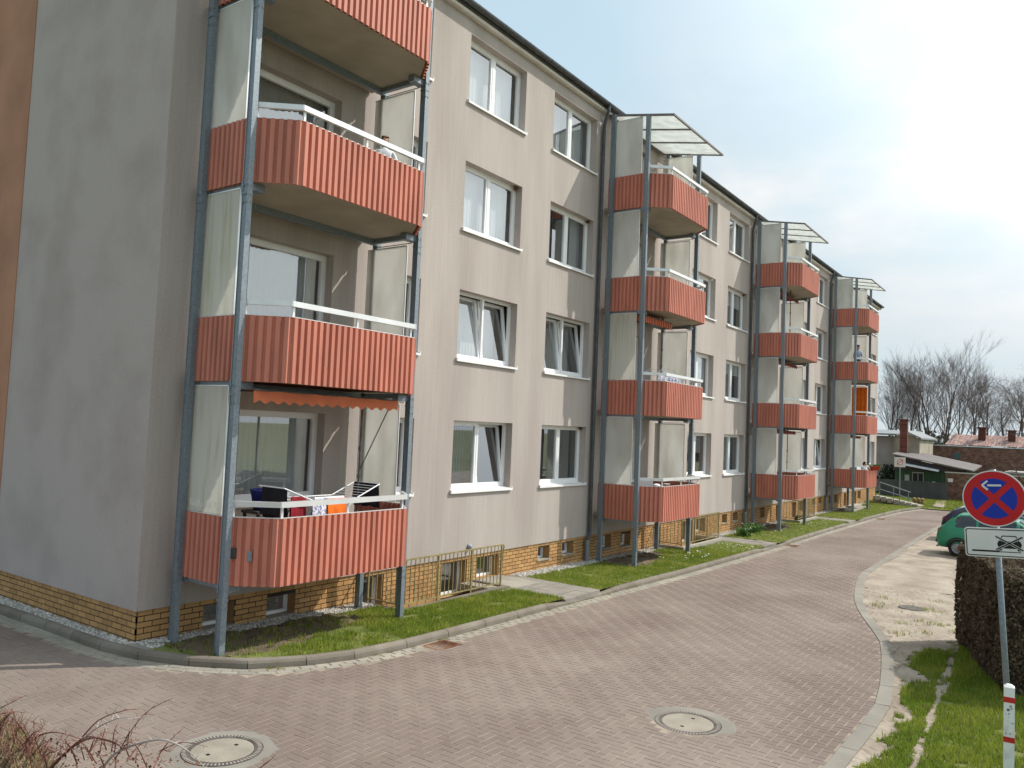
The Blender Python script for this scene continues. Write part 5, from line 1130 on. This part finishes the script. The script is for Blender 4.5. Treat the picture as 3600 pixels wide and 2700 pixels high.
for q, (x, y, lab) in enumerate(((39.1, -1.0, 'pale slab under the farthest tower nearest its left post'), (40.6, -.95, 'long pale slab under the farthest tower'), (42.0, -.45, 'pale slab right of the farthest tower'))):
    mb = MB(); g = zr(x) + .09; mb.box(-1.0, 1.0, -.22, .22, -.05, .10); tag(obm('concrete_slab', mb, 'concrete_light', None, (x, y, g)), lab, 'slab', 'slabs under the farthest tower')
t = empty('parking_sign', (46, -2.12, -.95), 'small square white sign on a thin post at the far end of the lane', 'sign'); mb = MB(); mb.tube([(0, 0, 0), (0, 0, 2.95)], .03, 8); obm('post', mb, 'galv', t); mb = MB(); mb.box(-.05, -.035, -.30, .30, 2.42, 3.0); p_ = obm('plate', mb, 'white_sign', t)
mb = MB(); mb.tube([(-.055, .15 * math.cos(a * .35), 2.71 + .17 * math.sin(a * .35)) for a in range(19)], .012, 4); mb.bar((-.057, .17, 2.56), (-.057, -.17, 2.86), .004, .03); obm('pictogram', mb, 'red_paint', p_)
t = empty('log_pile', (48.3, -2.75, zr(48) + .10), 'small pile of cut logs beside the ramp', 'logs'); 
for q in range(6): mb = MB(); mb.tube([(0, 0, 0), (.5, .05, .02)], .10, 10); obm('log', mb, 'log', t, (rng.uniform(-.1, .1), -.25 + .22 * (q % 3), .10 + .17 * (q // 3)))
# slate-grey fence
fn = empty('board_fence', (54, .5, 0), 'dark slate grey board fence in front of the green shed', 'fence')
bm_ = MB(); bm_.box(-.012, .012, -.082, .082, -.95, .38); bme = bm_.mesh('fence_board', 'fence_slate')
for q in range(25): ob('board', bme, fn, (rng.uniform(-.006, .006), -.085 - q * .168, rng.uniform(-.01, .01)))
mb = MB(); mb.box(.013, .06, -4.2, 0, .15, .22); mb.box(.013, .06, -4.2, 0, -.6, -.53); obm('fence_rail', mb, 'fence_slate', fn)
# green shed with mono pitch roof
sh = empty('green_shed', (58, -.1, -.95), 'dark green wooden shed with a sloping tar roof', 'shed')
mb = MB(); mb.box(0, 5, -4.2, .3, 0, 2.05); obm('wall', mb, 'shed_green', sh)
bm_ = MB(); bm_.box(-.02, -.002, -.10, .10, 0, 2.04); bme = bm_.mesh('shed_board', 'shed_green')
for q in range(20): ob('board', bme, sh, (0, .2 - q * .212, 0))
mb = MB(); ya, yb2 = .45, -4.75; mb.add([(-.45, ya, 3.08), (-.45, yb2, 2.16), (5.4, yb2, 2.45), (5.4, ya, 3.40), (-.45, ya, 3.0), (-.45, yb2, 2.08), (5.4, yb2, 2.36), (5.4, ya, 3.3)], [(0, 1, 2, 3), (7, 6, 5, 4), (0, 4, 5, 1), (1, 5, 6, 2), (2, 6, 7, 3), (3, 7, 4, 0)]); obm('roof', mb, 'tar_roof', sh)
mb = MB(); mb.add([(-.1, .3, 2.05), (-.1, -4.2, 2.05), (-.1, -4.2, 2.10), (-.1, .3, 2.95)], [(0, 1, 2, 3)]); mb.box(-.099, -.02, -4.2, .3, 1.9, 2.05); obm('gable_boarding', mb, 'dark_wood', sh)
mb = MB(); mb.add([(-.6, -.35, 2.36), (-.6, -2.6, 2.02), (-.15, -2.6, 2.10), (-.15, -.35, 2.44), (-.6, -.35, 2.28), (-.6, -2.6, 1.95), (-.15, -2.6, 2.03), (-.15, -.35, 2.37)], [(0, 1, 2, 3), (0, 4, 5, 1), (1, 5, 6, 2), (7, 6, 5, 4), (3, 7, 4, 0)]); obm('white_awning', mb, 'white_trim', sh)
for q in range(2):
    mb = MB(); y = -1.05 - q * .36; mb.box(-.06, -.03, y - .15, y + .15, 1.05, 1.75); o = obm('window', mb, 'black_sign', sh); mb = MB(); mb.box(-.07, -.02, y - .19, y - .15, 1.0, 1.8); mb.box(-.07, -.02, y + .15, y + .19, 1.0, 1.8); mb.box(-.075, -.02, y - .19, y + .19, 1.75, 1.82); obm('frame', mb, 'render_grey', o)
mb = MB(); mb.box(-.05, -.03, -.66, -.36, .9, 1.6); obm('pale_panel', mb, 'render_grey', sh); mb = MB(); mb.box(-.08, -.03, -2.35, -2.15, 1.0, 1.2); obm('meter_box', mb, 'white_trim', sh)
# flat roofed house with chimney
hs_ = empty('flat_roof_house', (62, 0, -.95), 'cream house with a flat grey roof behind the shed', 'house')
mb = MB(); mb.add([(0, .95, 0), (0, -.82, 0), (0, -.82, 4.25), (0, 0.05, 4.62), (0, .95, 4.45)], [(0, 1, 2, 3, 4)]); mb.box(.01, 7, -.81, .95, 0, 4.2); obm('gable_wall', mb, 'render_cream', hs_)
mb = MB(); mb.box(.4, 8, .96, 6, 0, 4.4); obm('side_wall', mb, 'render_grey', hs_)
mb = MB(); mb.add([(-.5, -1.0, 4.22), (-.5, .25, 4.78), (8, .25, 4.78), (8, -1.0, 4.22), (-.5, -1.0, 4.34), (-.5, .25, 4.90), (8, .25, 4.90), (8, -1.0, 4.34)], [(3, 2, 1, 0), (4, 5, 6, 7), (0, 1, 5, 4), (1, 2, 6, 5), (2, 3, 7, 6), (3, 0, 4, 7)]); mb.add([(-.6, .7, 4.45), (-.6, 6, 4.45), (8, 6, 4.9), (8, .26, 4.9), (-.6, .7, 4.58), (-.6, 6, 4.58), (8, 6, 5.0), (8, .26, 5.0)], [(3, 2, 1, 0), (4, 5, 6, 7), (0, 1, 5, 4), (1, 2, 6, 5), (2, 3, 7, 6), (3, 0, 4, 7)]); obm('roof', mb, 'zinc_roof', hs_)
mb = MB(); mb.box(-.4, -.02, -.07, .12, 0, 4.45); mb.box(-.03, -.004, .60, .80, 2.5, 4.3); obm('window', mb, 'white_trim', hs_) if False else None
# chimney of separate brick courses
ch = empty('brick_chimney', (60.4, .02, -.95), 'free standing red brick chimney against the cream house', 'chimney'); mb = MB()
for q in range(36):
    z = 2.7 + q * .08; mb.box(-.22, .22, -.26, .26, z, z + .068, 0, rng.random()); mb.box(-.21, .21, -.25, .25, z + .068, z + .08, 1)
mb.box(-.27, .27, -.31, .31, 5.58, 5.68, 0, .3); obm('shaft', mb, ['chim_brick', 'old_mortar'], ch); mb = MB(); mb.box(-.26, .26, -.30, .30, 1.5, 3.15); obm('tarred_base', mb, 'black_sign', ch)
# brick walls behind
def brick_wall(name, x, y0, y1, z0, z1, label, cap, bl=.25, bh=.075, mx=None):
    t = empty(name, (x, y0, z0), label, 'wall'); mb = MB(); mb.box(.012, .24, y1 - y0, 0, 0, z1 - z0); obm('masonry', mb, 'old_mortar', t); mbm = MB(); row = 0; z = .01; V_ = []
    while z + bh < z1 - z0:
        y = -(bl / 2 if row % 2 else 0)
        while y > y1 - y0 + bl: V_.append((y, z)); y -= bl
        z += bh + .012; row += 1
    V8 = np.array([[(rng.uniform(-.006, .004), y, z), (0, y - bl + .012, z), (0, y - bl + .012, z + bh), (0, y, z + bh)] for y, z in V_]); tag(mass('brickwork', V8, FQ, nr.random(len(V8)), 'old_brick', t))
    mb = MB(); mb.box(-.06, .30, y1 - y0 - .05, .05, z1 - z0, z1 - z0 + .07); obm('coping', mb, cap, t); return t
brick_wall('brick_wall', 70, .35, -13, -.95, 2.86, 'long dark brick building wall behind the shed', 'white_trim'); brick_wall('garden_wall', 55, -3.45, -12, -.95, 1.02, 'low red brick garden wall right of the fence', 'concrete_light')
mb = MB(); mb.box(-.02, .0, -.28, .28, -.28, .28); tag(obm('blue_plate', mb, 'curtain_green', None, (69.96, -2.45, 2.05)), 'faded blue-green plate on the dark brick wall', 'plate')
mb = MB(); mb.box(-.02, 0, -.15, .15, -.12, .12); tag(obm('white_plate', mb, 'white_sign', None, (54.9, -3.75, .55)), 'small white plate on the low brick wall', 'plate')
# red tiled roof house
rh = empty('tiled_house', (80, -.4, -.95), 'house with a pale red tiled roof behind the brick wall', 'house'); mb = MB(); mb.box(.3, 8, -16, 0, 0, 3.9); obm('wall', mb, 'render_grey', rh)
tm = MB()
for r_ in range(9):
    for c_ in range(64):
        y = -.0 - c_ * .25 - r_ * .055 * (1 if c_ == 0 else 0); x = -.2 + r_ * .33; z = 3.95 + r_ * .112; tm.add([(x, y, z + .03), (x, y - .235, z + .03), (x + .38, y - .235, z + .14), (x + .38, y, z + .14), (x, y, z), (x, y - .235, z)], [(0, 3, 2, 1), (0, 1, 5, 4)], 0, rng.random())
o = obm('roof_tiles', tm, 'tile_red', rh); tag(o, kind='stuff')
for y, h in ((-2.9, 5.6), (-5.3, 5.4)): mb = MB(); mb.box(1.2, 1.8, y - .3, y + .3, 3.8, h); mb.box(1.1, 1.9, y - .4, y + .4, h, h + .12); obm('chimney', mb, ['chim_brick'], rh)
mb = MB(); mb.box(0, 4, -2.0, 0, 0, 2.0); mb.box(-.2, 4.2, -2.2, .2, 2.0, 2.12); tag(obm('grey_shed', mb, 'render_grey', None, (62, -6.6, -.95)), 'low grey shed roof at the right edge behind the sign', 'shed')
# climber on the cream house
def bush(name, loc, rx_, ry_, rz_, n, mat, label, size=.09, cat='shrub', core=False):
    a = nr.normal(0, 1, (n, 3)); a /= np.linalg.norm(a, axis=1)[:, None]; r = nr.uniform(.55, 1.0, n)[:, None] * (1 + .25 * np.sin(a[:, :1] * 7) * np.cos(a[:, 2:] * 5)); P = a * r * np.array([rx_, ry_, rz_]) + np.array([0, 0, rz_])
    t = empty(name, loc, label, cat); tag(mass('foliage', leaf_quads(P, a, size, .8), FQ, nr.random(n), mat, t)); mb = MB()
    for _ in range(6): mb.tube([(0, 0, -.1), (rng.uniform(-.5, .5) * rx_, rng.uniform(-.5, .5) * ry_, rz_ * rng.uniform(.8, 1.5))], [.03, .008], 5)
    obm('stem', mb, 'near_bark', t); return t
bush('climbing_shrub', (60.7, 1.1, -.95), .5, .75, 1.15, 1500, 'leaf_dark', 'dark evergreen shrub against the cream house'); bush('corner_shrub', (51.2, .6, -.9), .35, .4, .75, 500, 'plant_green', 'low green shrub at the far corner of the block', .07)
# leafy border plants beside the third tower
for q, (x, y, s_, lab) in enumerate(((22.3, -.95, .33, 'clump of strap leaved plants nearest the path'), (23.7, -.75, .38, 'clump of strap leaved plants in the middle of the bed'), (24.5, -.7, .30, 'clump of strap leaved plants by the third tower post'))):
    t = empty('border_plant', (x, y, zr(x) + .08), lab, 'plant', 'plants beside the third tower'); mb = MB()
    for _ in range(70):
        a = rng.uniform(0, 6.28); l = s_ * rng.uniform(.6, 1.2); h = s_ * rng.uniform(.4, 1.1); w2 = .022; bx_, by_ = rng.gauss(0, .12), rng.gauss(0, .1); c_, s2 = math.cos(a), math.sin(a)
        mb.add([(bx_ - s2 * w2, by_ + c_ * w2, 0), (bx_ + s2 * w2, by_ - c_ * w2, 0), (bx_ + c_ * l * .5 + s2 * w2, by_ + s2 * l * .5 - c_ * w2, h), (bx_ + c_ * l * .5 - s2 * w2, by_ + s2 * l * .5 + c_ * w2, h), (bx_ + c_ * l, by_ + s2 * l, h * .75)], [(0, 1, 2, 3), (3, 2, 4)], 0, rng.random())
    obm('leaves', mb, 'plant_green', t); mb = MB(); [mb.ball((rng.gauss(0, .2), rng.gauss(0, .15), s_ * .9), .018, 6, 4) for _ in range(5)]; obm('flowers', mb, 'daisy', t)

# ------------------------------------------------------------------ bare trees
def tree(name, loc, h, label, seed, spread=.38, lean=0.0, group='bare trees behind the far houses', mats=('bark', 'twig'), trunk_r=None, depth=5, first=.30, twn=1.0, droop=0.0, cat='tree', az=None):
    r = random.Random(seed); t = empty(name, loc, label, cat, group); tk = MB(); br = MB(); tr = trunk_r or h * .014
    def grow(p, d, L, rad, lv):
        n = 4 if lv < 2 else 3; pts = [p]; rd = [rad]; q = p.copy(); dd_ = d.copy()
        for i in range(n):
            dd_ = (dd_ + Vector((r.gauss(0, .10), r.gauss(0, .10), r.gauss(.04, .06) - droop * lv * .05))).normalized(); q = q + dd_ * (L / n); pts.append(q.copy()); rd.append(rad * (1 - .62 * (i + 1) / n))
        (tk if lv == 0 else br).tube(pts, rd, 6 if lv == 0 else (4 if lv < 3 else 3), cap=False)
        if lv >= depth: return
        k = {0: 9, 1: 5, 2: 4, 3: 4}.get(lv, 3)
        for i in range(max(2, int(k * twn)) if lv > 1 else k):
            f_ = (first + (1 - first) * (i + .5) / k) if lv == 0 else r.uniform(.25, 1.0); s_ = f_ * n; ii = min(int(s_), n - 1); pp = pts[ii].lerp(pts[ii + 1], s_ - ii); dirn = (pts[ii + 1] - pts[ii]).normalized()
            a = r.uniform(0, 6.28) if az is None or lv > 0 else az + r.gauss(0, .8); o = dirn.orthogonal().normalized(); o2 = dirn.cross(o); sp = spread * r.uniform(.7, 1.4) * (1.15 if lv else 1)
            nd = (dirn * math.cos(sp) + (o * math.cos(a) + o2 * math.sin(a)) * math.sin(sp)).normalized()
            grow(pp, nd, L * (r.uniform(.38, .60) * (1.25 - .55 * f_) if lv == 0 else r.uniform(.45, .72)), max(rad * (1 - .62 * f_) * .55, h * .0006), lv + 1)
    grow(Vector((0, 0, -.2)), Vector((lean, lean * .6, 1)).normalized(), h, tr, 0)
    mz = max(v[2] for v in br.v); k_ = h / mz
    for q_ in (tk, br): q_.v = [(v[0] * k_, v[1] * k_, v[2] * k_) for v in q_.v]
    obm('trunk', tk, mats[0], t, smooth=True); obm('crown', br, mats[1], t); return t
TR = [(8.6, 13.2), (7.3, 13.6), (6.3, 14.4), (4.9, 13.6), (3.7, 14.6), (2.4, 15.3), (1.2, 15.6), (0.1, 14.8), (-1.4, 12.6), (-2.8, 12.9), (-4.6, 11.8), (-6.4, 12.0)]
ORD = ['first', 'second', 'third', 'fourth', 'fifth', 'sixth', 'seventh', 'eighth', 'ninth', 'tenth', 'eleventh', 'twelfth']
for q, (y, h) in enumerate(TR):
    tree('bare_tree', (95 + rng.uniform(-5, 6), y + rng.uniform(-.2, .2), -1.0), h + .9, 'tall bare tree, %s from the far end of the block' % ORD[q], 40 + q, .30 if q < 8 else .42, rng.uniform(-.05, .05), first=.30 if q < 8 else .25, twn=1.5, depth=4, trunk_r=.20)
tree('bare_tree', (47, -8.8, -1.0), 9.5, 'nearer bare tree reaching in from the right edge', 77, .75, .02, 'bare trees behind the far houses', ('near_bark', 'near_bark'), .16, 5, .18, .9, .3, 'tree')
for q, (x, y, h, w_) in enumerate(((108, 8.0, 13.5, 'behind the first two trees'), (110, 5.4, 14.2, 'behind the third and fourth trees'), (107, 3.2, 15.4, 'behind the fifth tree'), (111, .6, 15.8, 'behind the seventh and eighth trees'), (109, -3.6, 13.0, 'behind the tenth tree'))):
    tree('bare_tree', (x, y, -1.0), h, 'bare tree of the rear row ' + w_, 140 + q, .34, rng.uniform(-.04, .04), first=.3, twn=1.1, depth=4, trunk_r=.18)
# thicket along the horizon
n = 26000; x = nr.uniform(104, 135, n); y = nr.uniform(-60, 70, n); hgt = 3.9 + 1.2 * np.sin(y * .35) + .9 * np.sin(y * 1.3 + 1) + nr.normal(0, .4, n); P = np.stack([x, y, -1 + nr.random(n) * hgt], 1); V = leaf_quads(P, np.tile([-1., 0, .2], (n, 1)), .38, 1.2)
tag(mass('thicket', V, FQ, nr.random(n), 'thicket', None), 'dull brown thicket along the horizon', kind='stuff')

# ------------------------------------------------------------------ bank with brambles in the near corner
hr = Vector((cR.x, cR.y)).normalized(); hf = Vector((cF.x, cF.y)).normalized()
na, nd_ = 60, 46; V = []; 
def bankz(a, d):
    sm = lambda t: max(0, min(1, t)) ** 2 * (3 - 2 * max(0, min(1, t)))
    crest = 2.4 + 2.35 * (1 - sm((a + 3.4) / 2.6)); top = 1.0
    t = sm((d - crest) / 1.9); return top * (1 - t) + (-.62) * t + .05 * mn.noise(Vector((a * 2, d * 2, 0))) * (1 - t)
for i in range(na):
    a = -7 + 10.5 * i / (na - 1)
    for j in range(nd_):
        d = -3 + 9.6 * j / (nd_ - 1); V.append((CAM.x + hr.x * a + hf.x * d, CAM.y + hr.y * a + hf.y * d, bankz(a, d)))
F = [(i * nd_ + j, (i + 1) * nd_ + j, (i + 1) * nd_ + j + 1, i * nd_ + j + 1) for i in range(na - 1) for j in range(nd_ - 1)]
tag(ob('bank', np_mesh('bank', np.array(V), np.array(F), 'soil')), 'earth bank in the near left corner', kind='structure')
def wp(a, d, z): return Vector((CAM.x + hr.x * a + hf.x * d, CAM.y + hr.y * a + hf.y * d, z))
aa = nr.uniform(-4.6, -1.3, 9000); dd = nr.uniform(3.5, 5.2, 9000); P = np.array([tuple(wp(p, q, bankz(p, q))) for p, q in zip(aa, dd)]); zmap = dict()
n = len(P); an = nr.uniform(0, 6.28, n); h = nr.uniform(.03, .12, n); V = np.zeros((n, 3, 3)); w_ = .006
V[:, 0] = P; V[:, 1] = P; V[:, 0, 0] -= w_ * np.sin(an); V[:, 0, 1] += w_ * np.cos(an); V[:, 1, 0] += w_ * np.sin(an); V[:, 1, 1] -= w_ * np.cos(an); V[:, 2] = P + np.stack([np.cos(an) * h * .8, np.sin(an) * h * .8, h], 1)
o = ob('dry_grass', np_mesh('dry_grass', V.reshape(-1, 3), np.arange(3 * n).reshape(n, 3), ['dead_grass', 'grass_dry'], nr.random(n), (nr.random(n) < .2).astype(int))); tag(o, 'dry grass on the bank in the near left corner', kind='stuff')
bs = empty('bramble', wp(-2.9, 4.1, .9), 'tangle of bare reddish bramble canes in the bottom left corner', 'bramble'); O = bs.location
def at(u, v, d): 
    k = d / 1.0; return CAM + (cF + cR * ((u - 1800) / 2810.6) - cU * ((v - 1350) / 2810.6)) * d
def cane(pts, r0, mat, d=3.8):
    """pts: control points (u, v, depth offset) of a real arching cane on the bank"""
    C = [at(u, v, d + o) for u, v, o in pts]; n = 14; out_ = []
    P_ = [C[0] * 2 - C[1]] + C + [C[-1] * 2 - C[-2]]
    for i in range(1, len(P_) - 2):
        for q in range(6):
            t = q / 6; a, b, c, e = P_[i - 1:i + 3]; out_.append(.5 * ((2 * b) + (c - a) * t + (2 * a - 5 * b + 4 * c - e) * t * t + (3 * b - a - 3 * c + e) * t ** 3))
    out_.append(C[-1]); m = len(out_); mb = MB(); mb.tube([p - O for p in out_], [r0 * (1 - .75 * i / (m - 1)) for i in range(m)], 5)
    for i in range(2, m - 1, 1):
        if rng.random() < .7:
            p = out_[i] - O; dr = Vector((rng.gauss(0, 1), rng.gauss(0, 1), rng.gauss(.4, 1))).normalized(); mb.tube([p, p + dr * rng.uniform(.012, .05)], [.0022, .0008], 3, cap=False)
    return obm('cane', mb, mat, bs)
cane([(360, 2700, .1), (420, 2640, 0), (560, 2600, -.1), (660, 2640, -.1), (740, 2720, .0)], .007, 'cane_pale')
cane([(190, 2690, .2), (270, 2610, .2), (320, 2590, .1), (390, 2610, 0)], .006, 'cane')
cane([(180, 2700, .1), (250, 2630, .05), (320, 2595, 0), (400, 2610, -.05), (440, 2640, -.1)], .0075, 'cane')
cane([(90, 2640, .3), (130, 2590, .3), (200, 2575, .2), (290, 2600, .1)], .006, 'cane')
cane([(290, 2590, 0), (350, 2530, 0), (440, 2497, -.1), (490, 2495, -.1)], .004, 'cane')
cane([(270, 2620, .1), (340, 2560, .05), (420, 2525, 0), (500, 2525, 0), (570, 2545, 0)], .004, 'cane_pale')
cane([(420, 2640, .1), (460, 2570, .1), (520, 2500, .05), (605, 2455, 0)], .0035, 'cane')
cane([(350, 2650, .1), (360, 2600, .1), (378, 2530, .1)], .003, 'cane')
cane([(560, 2650, .1), (600, 2600, .1), (650, 2555, .1)], .003, 'cane')
cane([(-20, 2500, .2), (40, 2470, .2), (95, 2442, .2)], .003, 'cane'); cane([(-20, 2515, .2), (40, 2503, .2), (90, 2505, .2)], .003, 'cane')
cane([(900, 2710, -.4), (940, 2680, -.4), (972, 2650, -.4)], .003, 'cane'); cane([(560, 2640, .2), (640, 2610, .2), (730, 2625, .2)], .003, 'cane')
for q in range(30):
    u0 = rng.uniform(60, 560) ** 1; v0 = rng.uniform(2630, 2700); l = rng.uniform(40, 120); a = rng.uniform(-1.2, 1.2); cane([(u0, v0, rng.uniform(-.2, .3)), (u0 + l * .5 * math.sin(a), v0 - l * .55, rng.uniform(-.1, .2)), (u0 + l * math.sin(a), v0 - l * rng.uniform(.5, .9), rng.uniform(-.1, .2))], rng.uniform(.002, .0045), 'cane')
for q in range(40):
    u0 = rng.uniform(-60, 160); v0 = rng.uniform(2560, 2690); l = rng.uniform(40, 130); a = rng.uniform(-1.0, 1.2); cane([(u0, v0, rng.uniform(-.2, .5)), (u0 + l * .5 * math.sin(a), v0 - l * .5, rng.uniform(-.1, .4)), (u0 + l * math.sin(a), v0 - l * rng.uniform(.4, .8), rng.uniform(-.1, .4))], rng.uniform(.002, .0045), 'cane')
n = 420; u = nr.uniform(-100, 700, n); v = nr.uniform(2560, 2710, n); k = v > 2555 + np.maximum(0, u) * .17; P = np.array([tuple(at(a, b, 4.1 + c) - O) for a, b, c in zip(u[k], v[k], nr.uniform(-.2, .4, k.sum()))]); V = leaf_quads(P, np.tile([0., 0, 1], (len(P), 1)), .013, 1.0); tag(mass('dead_leaves', V, FQ, nr.random(len(V)), 'dead_leaf', bs))
